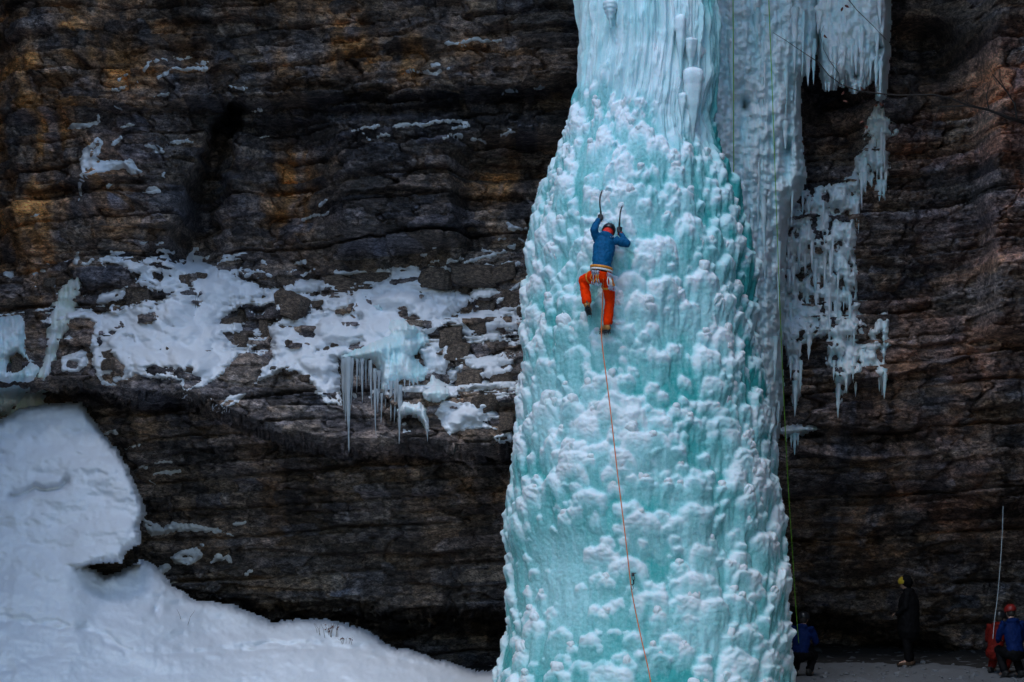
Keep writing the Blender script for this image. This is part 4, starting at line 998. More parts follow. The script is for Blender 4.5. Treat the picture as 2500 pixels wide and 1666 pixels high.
def make_person(label, J, cloth, long_coat=False, group=None):
    """J: joints in the place's metres. The body is one skin, clothes are its children."""
    fw = J['face'].normalized()
    right = fw.cross(Vector((0, 0, 1))).normalized()
    sh = (J['shR'] - J['shL']).normalized()
    bm = bmesh.new()
    tube(bm, [J['pelvis'], J['waist'], J['chest'], J['neck'] - Vector((0, 0, 0.03))], [(0.14, 0.10), (0.125, 0.09), (0.15, 0.10), (0.10, 0.07)], 14, sh)
    for s in 'LR':
        tube(bm, [J['chest'] * 0.4 + J['neck'] * 0.6, J['sh' + s], J['el' + s], J['wr' + s]], [0.06, 0.052, 0.040, 0.028], 10)
        tube(bm, [J['hip' + s], J['kn' + s], J['an' + s]], [0.080, 0.055, 0.040], 10)
        an, toe = J['an' + s], J['toe' + s]
        tube(bm, [an, an * 0.5 + toe * 0.5, toe], [0.038, 0.036, 0.026], 10)
        d = (J['ha' + s] - J['wr' + s])
        open_hand(bm, J['wr' + s], d, sh * (1 if s == 'L' else -1)) if not J.get('grip') else tube(bm, [J['wr' + s], J['ha' + s]], [0.026, 0.022], 8)
    hd = J['head']; up = (hd - J['neck']).normalized()
    tube(bm, [J['neck'] - up * 0.05, hd - up * 0.04], [0.058, 0.054], 12)
    fdir = (fw - up * fw.dot(up)).normalized(); side = up.cross(fdir)
    rot = Matrix((side, fdir, up)).transposed()
    ellipsoid(bm, hd, (0.074, 0.094, 0.112), rot)
    ellipsoid(bm, hd - up * 0.065 + fdir * 0.035, (0.050, 0.052, 0.048), rot)            # jaw
    ellipsoid(bm, hd - up * 0.018 + fdir * 0.098, (0.014, 0.020, 0.024), rot, 10)         # nose
    ellipsoid(bm, hd + up * 0.022 + fdir * 0.082, (0.050, 0.014, 0.012), rot, 10)         # brow
    ellipsoid(bm, hd - up * 0.058 + fdir * 0.088, (0.026, 0.010, 0.009), rot, 10)         # mouth
    for s in (-1, 1):
        ellipsoid(bm, hd - up * 0.01 + side * s * 0.078, (0.010, 0.020, 0.030), rot, 10)  # ears
    body = finish(bm, 'person', M_SKIN, None, voxel=0.009, smooth_it=2, label=label, cat='person')
    if group: body['group'] = group
    for s in (-1, 1):
        bm = bmesh.new(); ellipsoid(bm, hd + up * 0.004 + fdir * 0.086 + side * s * 0.030, (0.011, 0.008, 0.008), rot, 10)
        finish(bm, 'eye', M_RUBBER, body)
    if not cloth.get('gaiter'):
        bm = bmesh.new(); ellipsoid(bm, hd - fdir * 0.026 + up * 0.006, (0.086, 0.088, 0.112), rot)
        finish(bm, 'hair', M_HAIR, body)
    # jacket
    bm = bmesh.new()
    hem = J['pelvis'] * 0.75 + J['waist'] * 0.25
    low = J['pelvis'] - Vector((0, 0, 0.30)) if long_coat else hem
    if long_coat:
        tube(bm, [low, J['pelvis'], J['waist'], J['chest'], J['neck'] - up * 0.06, J['neck'] - up * 0.005], [(0.25, 0.22), (0.25, 0.22), (0.24, 0.21), (0.25, 0.20), (0.17, 0.14), (0.09, 0.09)], 18, sh)
    else:
        tube(bm, [low, J['waist'], J['waist'] * 0.5 + J['chest'] * 0.5, J['chest'], J['neck'] - up * 0.06, J['neck'] - up * 0.005], [(0.165, 0.125), (0.158, 0.125), (0.172, 0.135), (0.185, 0.135), (0.145, 0.10), (0.070, 0.072)], 18, sh)
    ellipsoid(bm, J['neck'] - fdir * 0.065 - up * 0.03, (0.125, 0.065, 0.062), rot)          # bunched hood
    for s in 'LR':
        a = J['chest'] * 0.35 + J['neck'] * 0.65; b = J['sh' + s]; e = J['el' + s]; w = J['wr' + s]
        tube(bm, [a, b, b * 0.5 + e * 0.5, e], [0.085, 0.074, 0.068, 0.060], 12)
        tube(bm, [e, e * 0.45 + w * 0.55, w], [0.060, 0.052, 0.042], 12)
    if long_coat: ellipsoid(bm, hd - fdir * 0.055 + up * 0.035, (0.125, 0.115, 0.135), rot)
    jk = finish(bm, 'jacket', cloth['jacket'], body, voxel=0.0125, wrinkle=0.018, wseed=len(label), smooth_it=3)
    # trousers
    bm = bmesh.new()
    tube(bm, [J['pelvis'] * 0.6 + J['waist'] * 0.4, J['pelvis'], J['pelvis'] - Vector((0, 0, 0.05))], [(0.150, 0.115), (0.165, 0.130), (0.150, 0.120)], 16, sh)
    for s in 'LR':
        h, k, a = J['hip' + s], J['kn' + s], J['an' + s]
        tube(bm, [h, h * 0.5 + k * 0.5, k], [0.104, 0.097, 0.084], 12)
        tube(bm, [k, k * 0.5 + a * 0.5, a + (k - a) * 0.10], [0.084, 0.079, 0.080], 12)
    finish(bm, 'trousers', cloth['trousers'], body, voxel=0.0125, wrinkle=0.016, wseed=3 + len(label), smooth_it=3)
    # boots
    for s in 'LR':
        an, toe, k = J['an' + s], J['toe' + s], J['kn' + s]
        d = (toe - an); updir = (k - an).normalized()
        dd = (d - updir * d.dot(updir)).normalized()
        heel = an - updir * 0.055 - dd * 0.055
        bm = bmesh.new()
        tube(bm, [an + updir * 0.10, an + updir * 0.02, an - updir * 0.03], [0.058, 0.060, 0.058], 12)
        tube(bm, [heel, heel + dd * 0.10, heel + dd * 0.20, heel + dd * 0.27], [0.047, (0.050, 0.050), (0.052, 0.042), (0.038, 0.030)], 12, updir.cross(dd))
        bo = finish(bm, 'boot', cloth.get('boot', M_RUBBER), body, voxel=0.010, smooth_it=2)
        bm = bmesh.new()
        tube(bm, [heel - updir * 0.040, heel + dd * 0.12 - updir * 0.042, heel + dd * 0.28 - updir * 0.034], [(0.044, 0.016), (0.046, 0.014), (0.034, 0.014)], 10, updir.cross(dd))
        finish(bm, 'sole', M_RUBBER, bo)
        if cloth.get('crampon'):
            bm = bmesh.new(); sd2 = updir.cross(dd).normalized()
            base = heel - updir * 0.060
            for q in (-1, 1):
                tube(bm, [base + sd2 * q * 0.038, base + dd * 0.13 + sd2 * q * 0.042, base + dd * 0.26 + sd2 * q * 0.034], 0.006, 6)
                for t in (0.0, 0.06, 0.16, 0.22):
                    b = base + dd * t + sd2 * q * 0.040
                    tube(bm, [b, b - updir * 0.020, b - updir * 0.042], [0.007, 0.005, 0.0012], 6)
                b = base + dd * 0.26 + sd2 * q * 0.018
                tube(bm, [b, b + dd * 0.035 - updir * 0.008, b + dd * 0.065 - updir * 0.022], [0.007, 0.006, 0.0015], 6)
            for t in (0.02, 0.13, 0.22):
                tube(bm, [base + dd * t - sd2 * 0.04, base + dd * t + sd2 * 0.04], 0.006, 6)
            tube(bm, [base + sd2 * 0.038, base - dd * 0.03 + updir * 0.03, base - dd * 0.025 + updir * 0.085], 0.006, 6)
            tube(bm, [base - dd * 0.025 + updir * 0.03 - sd2 * 0.012, base - dd * 0.032 + updir * 0.12 - sd2 * 0.012], [0.014, 0.010], 8)
            finish(bm, 'crampon', M_DARKSTEEL, bo)
    # helmet
    if cloth.get('helmet'):
        bm = bmesh.new()
        ellipsoid(bm, hd + up * 0.045 - fdir * 0.012, (0.116, 0.138, 0.112), rot, 24)
        cut = hd + up * 0.005
        geom = bm.verts[:] + bm.edges[:] + bm.faces[:]
        bmesh.ops.bisect_plane(bm, geom=geom, plane_co=cut, plane_no=(up - fdir * 0.12), clear_inner=True)
        r = bmesh.ops.extrude_face_region(bm, geom=bm.faces[:])
        for v in [x for x in r['geom'] if isinstance(x, bmesh.types.BMVert)]:
            v.co = hd + up * 0.04 + (v.co - hd - up * 0.04) * 0.93
        he = finish(bm, 'helmet', cloth['helmet'], body)
        bm = bmesh.new()
        for q in (-1, 0, 1):
            pts = [hd + up * 0.045 - fdir * 0.012 + rot @ Vector((0.116 * 1.01 * math.sin(q * 0.42) * abs(math.cos(t)) ** 0.3, -0.139 * math.cos(t) * math.cos(q * 0.4), 0.114 * math.sin(t) * math.cos(q * 0.3))) for t in [0.35 + 0.24 * z for z in range(11)]]
            tube(bm, pts, 0.006, 6)
        finish(bm, 'helmet_rib', cloth['helmet'], he)
        if cloth.get('gaiter'):
            bm = bmesh.new()
            tube(bm, [J['neck'] - up * 0.03, J['neck'] * 0.5 + hd * 0.5 - fdir * 0.01, hd - up * 0.01 - fdir * 0.012, hd + up * 0.04 - fdir * 0.012], [0.078, 0.078, (0.092, 0.098), (0.090, 0.098)], 16, side)
            finish(bm, 'neck_gaiter', cloth['gaiter'], body, voxel=0.010)
    if not J.get('grip'):
        for s in 'LR':
            bm = bmesh.new(); d = (J['ha' + s] - J['wr' + s]); open_hand(bm, J['wr' + s] - d.normalized() * 0.02, d * 1.1, sh * (1 if s == 'L' else -1))
            finish(bm, 'glove', M_GLOVE, body, voxel=0.007, smooth_it=1)
    return body

# ---------------------------------------------------------------- the climber
YI = pil_front(1478, 690)
ICE_AT = {}
def ip(u, v, off):
    return P(u, v, YI + off)
J = dict(pelvis=ip(1468, 668, -0.50), waist=ip(1469, 645, -0.46), chest=ip(1475, 606, -0.36), neck=ip(1479, 580, -0.30), head=ip(1484, 568, -0.20),
         face=Vector((0.15, 0.9, 0.35)), shL=ip(1456, 581, -0.32), shR=ip(1503, 588, -0.32), elL=ip(1450, 561, -0.38), elR=ip(1531, 596, -0.34),
         wrL=ip(1461, 537, -0.16), wrR=ip(1515, 571, -0.16), haL=ip(1465, 528, -0.12), haR=ip(1512.5, 559, -0.13),
         hipL=ip(1456, 674, -0.48), hipR=ip(1482, 678, -0.48), knL=ip(1425, 684, -0.14), knR=ip(1489, 732, -0.26),
         anL=ip(1433, 742, -0.30), anR=ip(1483, 794, -0.28), toeL=ip(1438, 752, -0.06), toeR=ip(1470, 801, -0.10), grip=True)
climber = make_person('ice climber in blue jacket and orange trousers on the front of the ice pillar', J,
                      dict(jacket=M_BLUE, trousers=M_ORANGE, boot=M_BOOT, crampon=True, helmet=M_HELM, gaiter=M_GAIT))
def axe(label, pts_px, offs, pick_to):
    root = link('ice_axe', None, label=label, cat='ice axe', group='ice axes held by the climber')
    pts = [ip(u, v, o) for (u, v), o in zip(pts_px, offs)]
    bm = bmesh.new(); 
    sm = []
    for i in range(len(pts) - 1):
        for t in (0, 0.25, 0.5, 0.75):
            p0, p1 = pts[max(i - 1, 0)], pts[i]; p2, p3 = pts[i + 1], pts[min(i + 2, len(pts) - 1)]
            sm.append(0.5 * ((2 * p1) + (p2 - p0) * t + (2 * p0 - 5 * p1 + 4 * p2 - p3) * t * t + (3 * p1 - p0 - 3 * p2 + p3) * t ** 3))
    sm.append(pts[-1])
    k = max(2, len(sm) // 3)
    tube(bm, sm[k - 1:], [(0.0125, 0.017)] * (len(sm) - k + 1), 10); finish(bm, 'shaft', M_SHAFT, root)
    bm = bmesh.new(); tube(bm, sm[:k + 1], [(0.017, 0.022)] * (k + 1), 12)
    tube(bm, [sm[0] - (sm[1] - sm[0]).normalized() * 0.005, sm[0] + Vector((0, -0.035, -0.015))], [0.016, 0.010], 8)
    tube(bm, [sm[k], sm[k] + Vector((0, -0.035, 0.0))], [0.014, 0.008], 8)
    finish(bm, 'grip', M_GRIP, root)
    top = sm[-1]
    bm = bmesh.new()
    tube(bm, [top + Vector((0, -0.05, 0.012)), top + Vector((0, 0.0, 0.012)), top + Vector((0, 0.07, 0.012)), top + Vector((0, 0.13, -0.008)), top + Vector((0, 0.19, -0.05))], [(0.006, 0.016), (0.010, 0.018), (0.006, 0.014), (0.005, 0.011), (0.003, 0.004)], 8, Vector((1, 0, 0)))
    tube(bm, [top + Vector((0.004, -0.04, 0.012)), top + Vector((0.010, -0.10, -0.008))], [(0.008, 0.012), (0.018, 0.004)], 8, Vector((1, 0, 0)))
    finish(bm, 'pick', M_STEEL, root)
    return root, sm
ax1, s1 = axe('ice axe in the raised left hand, the higher of the two', [(1467, 540), (1467, 522), (1464.5, 498), (1465.5, 480), (1469.5, 468)], [-0.14, -0.13, -0.17, -0.16, -0.10], None)
ax2, s2 = axe('ice axe in the right hand beside the helmet, the lower one', [(1510, 572), (1512, 550), (1513.5, 530), (1515, 516), (1518.5, 505)], [-0.15, -0.14, -0.18, -0.17, -0.11], None)
for (wr, el, sm, fl) in ((J['wrL'], J['elL'], s1, 1), (J['wrR'], J['elR'], s2, -1)):
    c = sm[1] * 0.4 + sm[2] * 0.6 if False else sm[2]
    al = (sm[4] - sm[1]).normalized()
    hand_mesh('glove', M_GLOVE, wr, c, al, Vector((0.25 * fl, 1, 0)), 0.020, climber, fl)
bm = bmesh.new(); w_ = J['wrR']; tube(bm, [w_ * 0.94 + J['elR'] * 0.06, w_ * 1.0], [0.046, 0.047], 14); finish(bm, 'cuff', M_RED, climber)
# harness: belt, padding, leg loops, gear loops
def loop_pts(c, a, b, ra, rb, n=28, t0=0.0, t1=2 * math.pi):
    return [c + a * ra * math.cos(t0 + (t1 - t0) * k / (n - 1)) + b * rb * math.sin(t0 + (t1 - t0) * k / (n - 1)) for k in range(n)]
sh_ = (J['shR'] - J['shL']).normalized(); X_ = Vector((1, 0, -0.16)).normalized()
wc = J['pelvis'] * 0.62 + J['waist'] * 0.38; Yd = Vector((0.0, 1, -0.1)).normalized()
harness = link('harness', None, None, climber)
bm = bmesh.new(); tube(bm, loop_pts(wc + Vector((0, 0, 0.030)), X_, Yd, 0.176, 0.142), [(0.010, 0.022)] * 28, 8, Vector((0, 0, 1)).cross(X_)); finish(bm, 'belt', M_BELT, harness)
bm = bmesh.new(); tube(bm, loop_pts(wc - Vector((0, 0, 0.012)), X_, Yd, 0.178, 0.144), [(0.009, 0.017)] * 28, 8, Vector((0, 0, 1)).cross(X_)); finish(bm, 'padding', M_WEB, harness)
bm = bmesh.new(); tube(bm, loop_pts(wc - Vector((0, 0, 0.042)), X_, Yd, 0.172, 0.140), [(0.008, 0.010)] * 28, 8, Vector((0, 0, 1)).cross(X_)); finish(bm, 'strap', M_BLACK, harness)
for s in 'LR':
    h, k = J['hip' + s], J['kn' + s]; d = (k - h).normalized(); a_, b_ = frame_for(d, Vector((1, 0, 0)))
    c = h * 0.62 + k * 0.38
    bm = bmesh.new(); tube(bm, loop_pts(c, a_, b_, 0.108, 0.108), [(0.008, 0.020)] * 28, 8, a_); finish(bm, 'leg_loop', M_BELT, harness)
    bm = bmesh.new(); sg = -1 if s == 'L' else 1
    tube(bm, [wc + X_ * sg * 0.09 - Yd * 0.135 - Vector((0, 0, 0.03)), c + Vector((sg * 0.02, -0.10, 0.03))], 0.007, 6); finish(bm, 'strap', M_BELT, harness)
def carabiner(c, sz, mat, rz, parent):
    bm = bmesh.new(); a = Vector((math.cos(rz), math.sin(rz), 0)); b = Vector((0.1, 0, -1)).normalized()
    pts = []
    for k in range(22):
        t = 2 * math.pi * k / 21
        wd = 0.5 + 0.18 * math.sin(t)
        pts.append(c + a * sz * wd * math.cos(t) + b * sz * math.sin(t))
    tube(bm, pts, 0.0052, 6); return finish(bm, 'carabiner', mat, parent)
def ice_screw(c, d, ln, parent):
    bm = bmesh.new(); d = d.normalized()
    tube(bm, [c, c + d * ln * 0.5, c + d * ln], [0.0095, 0.0095, 0.0085], 10); 
    for k in range(4): 
        q = c + d * ln * (0.72 + 0.07 * k); tube(bm, [q, q + d * 0.004], [0.0118, 0.0118], 10)
    boxm(bm, c - d * 0.008, (0.040, 0.010, 0.030)); tube(bm, [c - d * 0.012, c - d * 0.012 + Vector((0.045, 0, 0.01))], 0.006, 6)
    return finish(bm, 'ice_screw', M_STEEL, parent)
rg = random.Random(3)
for k in range(7):   # left hip rack: screws and slings
    c = wc + X_ * (-0.165 + 0.018 * k) - Yd * (0.09 + 0.010 * k) - Vector((0, 0, 0.055))
    if k in (1, 2, 3, 5): ice_screw(c - Vector((0, 0, 0.03)), Vector((rg.uniform(-0.2, 0.25), rg.uniform(-0.2, 0.1), -1)), rg.uniform(0.15, 0.21), harness)
    carabiner(c - Vector((0, 0, 0.03)), 0.036, rg.choice([M_STEEL, M_ALU]), rg.uniform(0, 3), harness)
    if k in (0, 4, 6):
        bm = bmesh.new(); tube(bm, [c - Vector((0, 0, 0.06)), c + Vector((rg.uniform(-0.03, 0.0), -0.01, -0.12)), c + Vector((rg.uniform(-0.04, 0.02), 0, -0.19))], (0.009), 6); finish(bm, 'sling', M_BELT, harness)
        carabiner(c - Vector((0, 0, 0.21)), 0.034, M_ALU, rg.uniform(0, 3), harness)
for k in range(7):   # right hip rack: quickdraws
    c = wc + X_ * (0.105 + 0.012 * k) - Yd * (0.13 - 0.012 * k) - Vector((0, 0, 0.06))
    carabiner(c - Vector((0, 0, 0.03)), 0.036, rg.choice([M_STEEL, M_ALU]), rg.uniform(0, 3), harness)
    bm = bmesh.new(); tube(bm, [c - Vector((0, 0, 0.06)), c + Vector((rg.uniform(-0.02, 0.03), -0.01, -0.13)), c + Vector((rg.uniform(-0.02, 0.05), 0, -0.20))], 0.009, 6); finish(bm, 'sling', rg.choice([M_BELT, M_BELT, M_WEB]), harness)
    carabiner(c + Vector((rg.uniform(-0.02, 0.05), 0, -0.235)), 0.038, M_ALU, rg.uniform(0, 3), harness)
# small print on the right shoulder of the jacket: two interlocked arcs
bm = bmesh.new()
lc = ip(1489, 589, 0) ; lc.y = J['chest'].y - 0.165
for sg in (1, -1):
    tube(bm, [lc + Vector((0.020 * math.cos(t), 0.0, sg * (0.006 - 0.016 * math.sin(t)))) for t in [math.pi * q / 10 for q in range(11)]], [(0.0022, 0.0035)] * 11, 6)
finish(bm, 'shoulder_print', M_LOGO, climber)

def rope(name, label, px, rad, mat, group=None, sub=8):
    """px: (u, v, distance)"""
    pts = [P(*p) for p in px]; sm = []
    for i in range(len(pts) - 1):
        for t in [q / sub for q in range(sub)]:
            p0, p1 = pts[max(i - 1, 0)], pts[i]; p2, p3 = pts[i + 1], pts[min(i + 2, len(pts) - 1)]
            sm.append(0.5 * ((2 * p1) + (p2 - p0) * t + (2 * p0 - 5 * p1 + 4 * p2 - p3) * t * t + (3 * p1 - p0 - 3 * p2 + p3) * t ** 3))
    sm.append(pts[-1])
    bm = bmesh.new(); tube(bm, sm, rad, 7)
    return finish(bm, name, mat, None, label=label, cat='rope', group=group)
def fr(u, v, g=0.12): return (u, v, min(pil_front(u, v), pil_front(u, v + 20), pil_front(u, v - 20)) - g)
rp = [(1473, 682, YI - 0.60), (1472, 712, YI - 0.42), (1470, 760, YI - 0.36), (1468, 806, YI - 0.34), (1471, 850, YI - 0.36)]
ysl = [YI - 0.36, pil_front(1544, 1434) - 0.16]
for (u, v) in [(1480, 920), (1490, 1000), (1499, 1080), (1508, 1160), (1518, 1240), (1529, 1330)]:
    t = (v - 850) / (1434 - 850); rp.append((u, v, min(ysl[0] * (1 - t) + ysl[1] * t - 0.05, pil_front(u, v) - 0.05)))
rp += [(1541, 1434, ysl[1]), fr(1553, 1500), fr(1568, 1570), fr(1584, 1640), fr(1594, 1700)]
rope('rope', 'orange climbing rope hanging from the climber down the ice pillar', rp, 0.0095, M_ROPE)
rope('rope', 'short upper green rope in front of the pale curtain, vanishing behind the pillar', [(1789, -120, 36.3), (1790, 60, 36.2), (1791, 220, 36.1), (1791, 330, 36.1), (1791, 420, 36.2), (1785, 520, 36.3)], 0.009, M_GROPE, 'green top ropes')
rope('rope', 'long green rope running down to the crouching belayer in blue', [(1872, -120, 36.5), (1878, 30, 36.5), (1886, 240, 36.5), (1894, 470, 36.6), (1903, 720, 36.9), (1913, 960, 37.2), (1924, 1180, 37.5), (1936, 1370, 37.8), (1942, 1470, 38.0), (1950, 1570, 38.2)], 0.0075, M_GROPE, 'green top ropes')
rope('rope', 'thin pale rope hanging at the lower right beside the red helmet', [(2449, 1237, 39.2), (2447, 1300, 39.2), (2442, 1380, 39.0), (2435, 1460, 38.9), (2428, 1515, 38.8), (2424, 1560, 38.7)], 0.006, M_PROPE)
# quickdraw on an ice screw half way down the orange rope
qy = pil_front(1545, 1400) - 0.06
qd = link('quickdraw', None, label='small quickdraw clipped on an ice screw beside the orange rope', cat='quickdraw')
q0 = P(1545, 1401, qy)
bm = bmesh.new(); tube(bm, [q0, q0 + Vector((0, 0.12, 0.0))], 0.012, 10); boxm(bm, q0 + Vector((0, -0.008, -0.012)), (0.05, 0.008, 0.06)); tube(bm, [q0 + Vector((0, -0.012, 0)), q0 + Vector((0.05, -0.02, 0.01))], 0.007, 8); finish(bm, 'ice_screw', M_DARKSTEEL, qd)
carabiner(q0 + Vector((0.006, -0.015, -0.065)), 0.045, M_DARKSTEEL, 0.3, qd)
bm = bmesh.new(); tube(bm, [q0 + Vector((0.012, -0.02, -0.10)), q0 + Vector((0.014, -0.04, -0.16)), P(1545, 1428, ysl[1])], [(0.010, 0.004)] * 3, 8); finish(bm, 'sling', M_BLACK, qd)
carabiner(P(1543, 1433, ysl[1]), 0.042, M_DARKSTEEL, 0.5, qd)

# ---------------------------------------------------------------- people at the foot of the cliff
def gz(x, y):
    i = int(np.argmin(np.abs(gy - y))); j = int(np.argmin(np.abs(gx - x))); return float(GZ[i, j])
def local_joints(u, Y, heading, D):
    """D: joints in the person's own frame (x right, y ahead, z up), heading = angle of 'ahead' from +y towards -x"""
    base = P(u, HOR, Y); base.z = gz(base.x, Y)
    R = Matrix.Rotation(heading, 3, 'Z')
    out = {}
    for k, v in D.items():
        if k == 'grip': continue
        out[k] = (R @ Vector(v)) if k == 'face' else base + R @ Vector(v)
    return out
STAND = dict(pelvis=(0, 0, 0.98), waist=(0, -0.01, 1.10), chest=(0, 0.0, 1.33), neck=(0, 0.02, 1.52), head=(0, 0.07, 1.66), face=(0, 0.95, -0.25), shL=(-0.19, 0, 1.46), shR=(0.19, 0, 1.46),
             elL=(-0.25, 0.02, 1.20), elR=(0.25, 0.02, 1.20), wrL=(-0.20, 0.20, 1.05), wrR=(0.20, 0.20, 1.05), haL=(-0.15, 0.27, 1.03), haR=(0.15, 0.27, 1.03),
             hipL=(-0.09, 0, 0.94), hipR=(0.09, 0, 0.94), knL=(-0.11, 0.03, 0.52), knR=(0.11, 0.03, 0.52), anL=(-0.12, -0.02, 0.10), anR=(0.12, -0.02, 0.10), toeL=(-0.14, 0.15, 0.05), toeR=(0.14, 0.15, 0.05))
CROUCH = dict(pelvis=(0, -0.10, 0.42), waist=(0, -0.06, 0.54), chest=(0, 0.02, 0.77), neck=(0, 0.08, 0.95), head=(0, 0.14, 1.08), face=(0, 0.95, -0.2), shL=(-0.19, 0.05, 0.90), shR=(0.19, 0.05, 0.90),
              elL=(-0.25, 0.12, 0.66), elR=(0.25, 0.12, 0.66), wrL=(-0.17, 0.33, 0.60), wrR=(0.17, 0.33, 0.60), haL=(-0.10, 0.40, 0.60), haR=(0.10, 0.40, 0.60),
              hipL=(-0.10, -0.08, 0.40), hipR=(0.10, -0.08, 0.40), knL=(-0.16, 0.32, 0.46), knR=(0.16, 0.30, 0.40), anL=(-0.15, 0.06, 0.10), anR=(0.15, 0.02, 0.10), toeL=(-0.16, 0.24, 0.05), toeR=(0.16, 0.20, 0.05))
make_person('crouching belayer in royal blue jacket at the foot of the pillar', local_joints(1957, 38.6, math.radians(-25), CROUCH), dict(jacket=M_NAVY, trousers=M_BLACK, helmet=M_HELM))
make_person('standing person in long black coat with yellow helmet under the right cliff', local_joints(2218, 40.4, math.radians(70), STAND), dict(jacket=M_BLACK, trousers=M_BLACK, boot=plain('brown boot leather', (0.05, 0.024, 0.010), 0.7), helmet=M_YEL), long_coat=True)
CR2 = {k: ((v[0], v[1], v[2] * 1.16) if k != 'face' else v) for k, v in CROUCH.items()}
make_person('crouching person with red helmet and blue jacket at the right border', local_joints(2474, 38.2, math.radians(10), CR2), dict(jacket=M_NAVY, trousers=M_BLACK, helmet=M_RED))
make_person('crouching person in red jacket half hidden behind the red helmet', local_joints(2434, 38.9, math.radians(-40), CROUCH), dict(jacket=M_REDCLOTH, trousers=M_REDCLOTH, helmet=M_HELM))

# ---------------------------------------------------------------- branch with dead leaves, dry plants, ice debris
def leaf_mesh():
    bm = bmesh.new(); vs = []
    for x, y, z in [(0, 0, 0), (0.02, 0.014, 0.006), (0.045, 0.017, 0.002), (0.075, 0, -0.008), (0.045, -0.017, 0.004), (0.02, -0.014, 0.008), (0.03, 0, -0.006)]:
        vs.append(bm.verts.new((x, z * 2, y)))
    for a, b in ((0, 1), (1, 2), (2, 3), (3, 4), (4, 5), (5, 0)): bm.faces.new((vs[a], vs[b], vs[6]))
    r = bmesh.ops.extrude_face_region(bm, geom=bm.faces[:])
    for v in [g for g in r['geom'] if isinstance(g, bmesh.types.BMVert)]: v.co.y += 0.0012
    bmesh.ops.recalc_face_normals(bm, faces=bm.faces)
    me = bpy.data.meshes.new('leaf'); bm.to_mesh(me); bm.free(); me.materials.append(M_LEAF); return me
LEAF = leaf_mesh()
br = link('bare_branch', None, label='thin bare branch with a few dead leaves reaching in from the right', cat='branch')
YB_ = 37.2
def twig(px, r0, r1, name='twig'):
    bm = bmesh.new(); n = len(px)
    tube(bm, [P(u, v, yy) for (u, v, yy) in px], [1.15 * (r0 + (r1 - r0) * k / (n - 1)) for k in range(n)], 7); finish(bm, name, M_BARK, br)
ry = float(samp(Yc, np.float64(2530.), np.float64(305.)))
twig([(2535, 306, ry + 0.2), (2500, 299, YB_ + 0.4), (2465, 289, YB_), (2414, 269, YB_), (2363, 258, YB_ - 0.1), (2292, 262, YB_ - 0.2)], 0.040, 0.010, 'limb')
twig([(2363, 258, YB_ - 0.1), (2320, 240, YB_ - 0.15), (2278, 231, YB_ - 0.2), (2193, 233, YB_ - 0.3), (2156, 230, YB_ - 0.3), (2098, 223, YB_ - 0.4), (2054, 207, YB_ - 0.4), (2023, 184, YB_ - 0.5), (1999, 153, YB_ - 0.5), (1962, 129, YB_ - 0.5), (1918, 99, YB_ - 0.6), (1887, 80, YB_ - 0.6)], 0.014, 0.004)
twig([(2050, 205, YB_ - 0.4), (2048, 180, YB_ - 0.4), (2026, 150, YB_ - 0.45), (2010, 119, YB_ - 0.45), (2003, 85, YB_ - 0.5), (2012, 62, YB_ - 0.5)], 0.006, 0.002)
twig([(2026, 150, YB_ - 0.45), (2042, 158, YB_ - 0.45), (2053, 132, YB_ - 0.45)], 0.004, 0.002)
twig([(2156, 230, YB_ - 0.3), (2185, 252, YB_ - 0.3), (2220, 265, YB_ - 0.3)], 0.005, 0.002)
twig([(2193, 233, YB_ - 0.3), (2196, 190, YB_ - 0.3), (2191, 140, YB_ - 0.3)], 0.004, 0.002)
twig([(2120, 226, YB_ - 0.35), (2116, 205, YB_ - 0.3), (2105, 170, YB_ - 0.3)], 0.004, 0.002)
twig([(2292, 262, YB_ - 0.2), (2282, 290, YB_ - 0.2), (2275, 325, YB_ - 0.2)], 0.006, 0.003)
twig([(2482, 290, YB_), (2478, 255, YB_), (2458, 224, YB_), (2436, 198, YB_), (2422, 180, YB_)], 0.016, 0.005)
twig([(2414, 269, YB_), (2408, 235, YB_), (2416, 205, YB_)], 0.012, 0.005)
twig([(2363, 258, YB_ - 0.1), (2355, 238, YB_), (2385, 215, YB_)], 0.007, 0.003)
twig([(2163, 97, YB_ - 0.2), (2129, 61, YB_ - 0.2), (2091, 24, YB_ - 0.25), (2068, -5, YB_ - 0.25), (2040, -40, YB_ - 0.2)], 0.004, 0.009)
for _k in range(9):
    _u, _v = [(2440, 280), (2414, 269), (2363, 258), (2330, 260), (2482, 282), (2458, 224), (2292, 262), (2240, 232), (2400, 266)][_k]
    _du, _dv = random.uniform(-70, 10), random.uniform(-75, 45)
    twig([(_u, _v, YB_ - 0.1), (_u + _du * 0.5 + random.uniform(-8, 8), _v + _dv * 0.45, YB_ - 0.15), (_u + _du, _v + _dv, YB_ - 0.2)], 0.006, 0.002)
for (u, v, a) in [(2062, 13, 0.4), (2058, 17, 2.0), (2148, 250, 1.1), (2143, 256, 2.6), (2057, 247, 0.2), (2115, 305, 1.4), (2110, 296, 2.8), (2102, 212, 0.8), (2118, 315, 4.0), (2060, 222, 2.0), (2012, 84, 1.0)]:
    o = link('leaf', LEAF, None, br); o.location = P(u, v, YB_ - 0.4); o.rotation_euler = (random.uniform(-0.6, 0.6), a, random.uniform(-1, 1)); o.scale = (1.3,) * 3

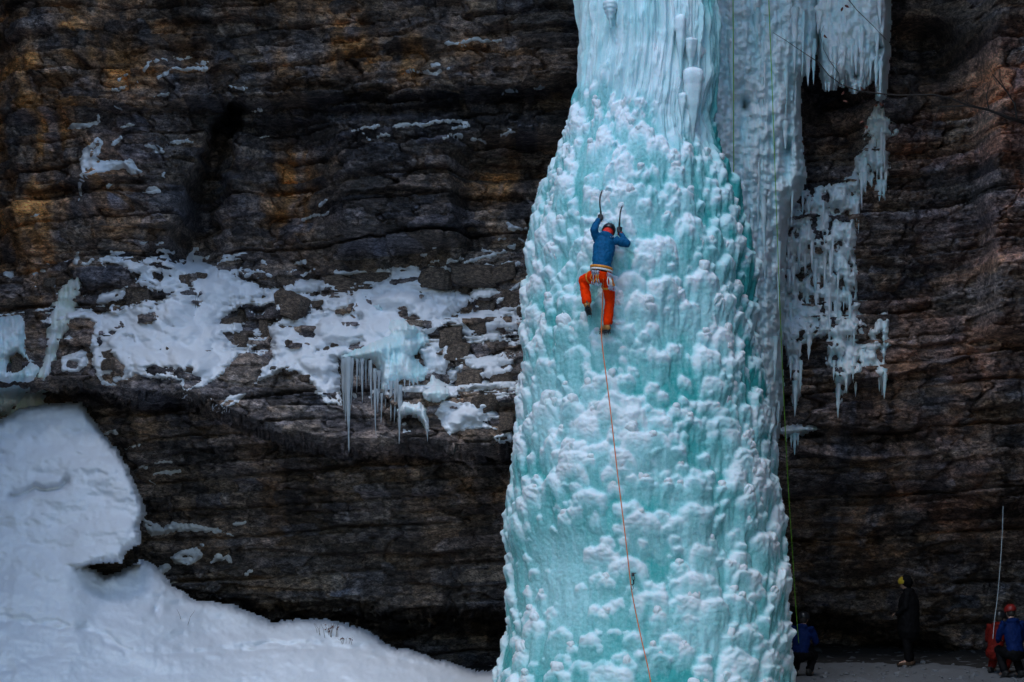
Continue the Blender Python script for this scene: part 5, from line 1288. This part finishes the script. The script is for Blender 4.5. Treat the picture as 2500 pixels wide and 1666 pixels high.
def bank_pt(u, v):
    i = int(np.argmin(np.abs(vb - v))); j = int(np.argmin(np.abs(ub - u))); return Vector((XB[i, j], Ybk[i, j], ZB[i, j]))
for (u, v, label, hgt, n, lv) in [(812, 1556, 'dry brown-leaved weed poking through the snow near the cliff foot', 0.30, 9, 5), (850, 1572, 'low dead twigs with one orange leaf on the snow edge', 0.16, 5, 2), (450, 1520, 'lone forked dry stem standing in the snow slope', 0.26, 2, 0), (780, 1548, 'thin leafless stems left of the brown-leaved weed', 0.20, 4, 0), (480, 742, 'single dry stem on the snowy ledge of the left cliff', 0.25, 2, 0)]:
    b = bank_pt(u, v) if v > 960 else P(u, v, float(samp(Yc, np.float64(u), np.float64(v))) - 0.35)
    root = link('dry_plant', None, label=label, cat='dry plant'); root.location = b
    rr_ = random.Random(u)
    for k in range(n):
        bm = bmesh.new(); dx, dy = rr_.uniform(-0.14, 0.14), rr_.uniform(-0.1, 0.1); h = hgt * rr_.uniform(0.6, 1.0); bx = rr_.uniform(-0.12, 0.12) * min(1, n / 4)
        tube(bm, [(bx, 0, -0.08), (bx + dx * 0.4, dy * 0.4, h * 0.5), (bx + dx, dy, h)], [0.004, 0.003, 0.0018], 6); finish(bm, 'stem', M_STEM, root)
        if k < lv:
            for q in range(2):
                o = link('leaf', LEAF, None, root); t = rr_.uniform(0.5, 1); o.location = (bx + dx * t, dy * t, h * t); o.rotation_euler = (rr_.uniform(-1, 1), rr_.uniform(0, 6), rr_.uniform(-1, 1)); o.scale = (0.8,) * 3

bm = bmesh.new(); rr_ = random.Random(9)
for k in range(120):
    u = rr_.uniform(1975, 2495); Y = rr_.uniform(37.0, 41.0); p = P(u, HOR, Y); p.z = gz(p.x, Y) + 0.01
    s = rr_.uniform(0.012, 0.045) * (2.4 if rr_.random() < 0.12 else 1)
    m = Matrix.Translation(p) @ Matrix.Rotation(rr_.uniform(0, 6), 4, 'Z') @ Matrix.Rotation(rr_.uniform(-0.6, 0.6), 4, 'X') @ Matrix.Diagonal((s * rr_.uniform(0.8, 1.8), s, s * 0.7, 1))
    bmesh.ops.create_icosphere(bm, subdivisions=1, radius=1.0, matrix=m)
finish(bm, 'ice_debris', M_GROUND, None, smooth=False, label='scattered broken ice chips on the dirty floor at lower right', cat='ice debris', kind='stuff')
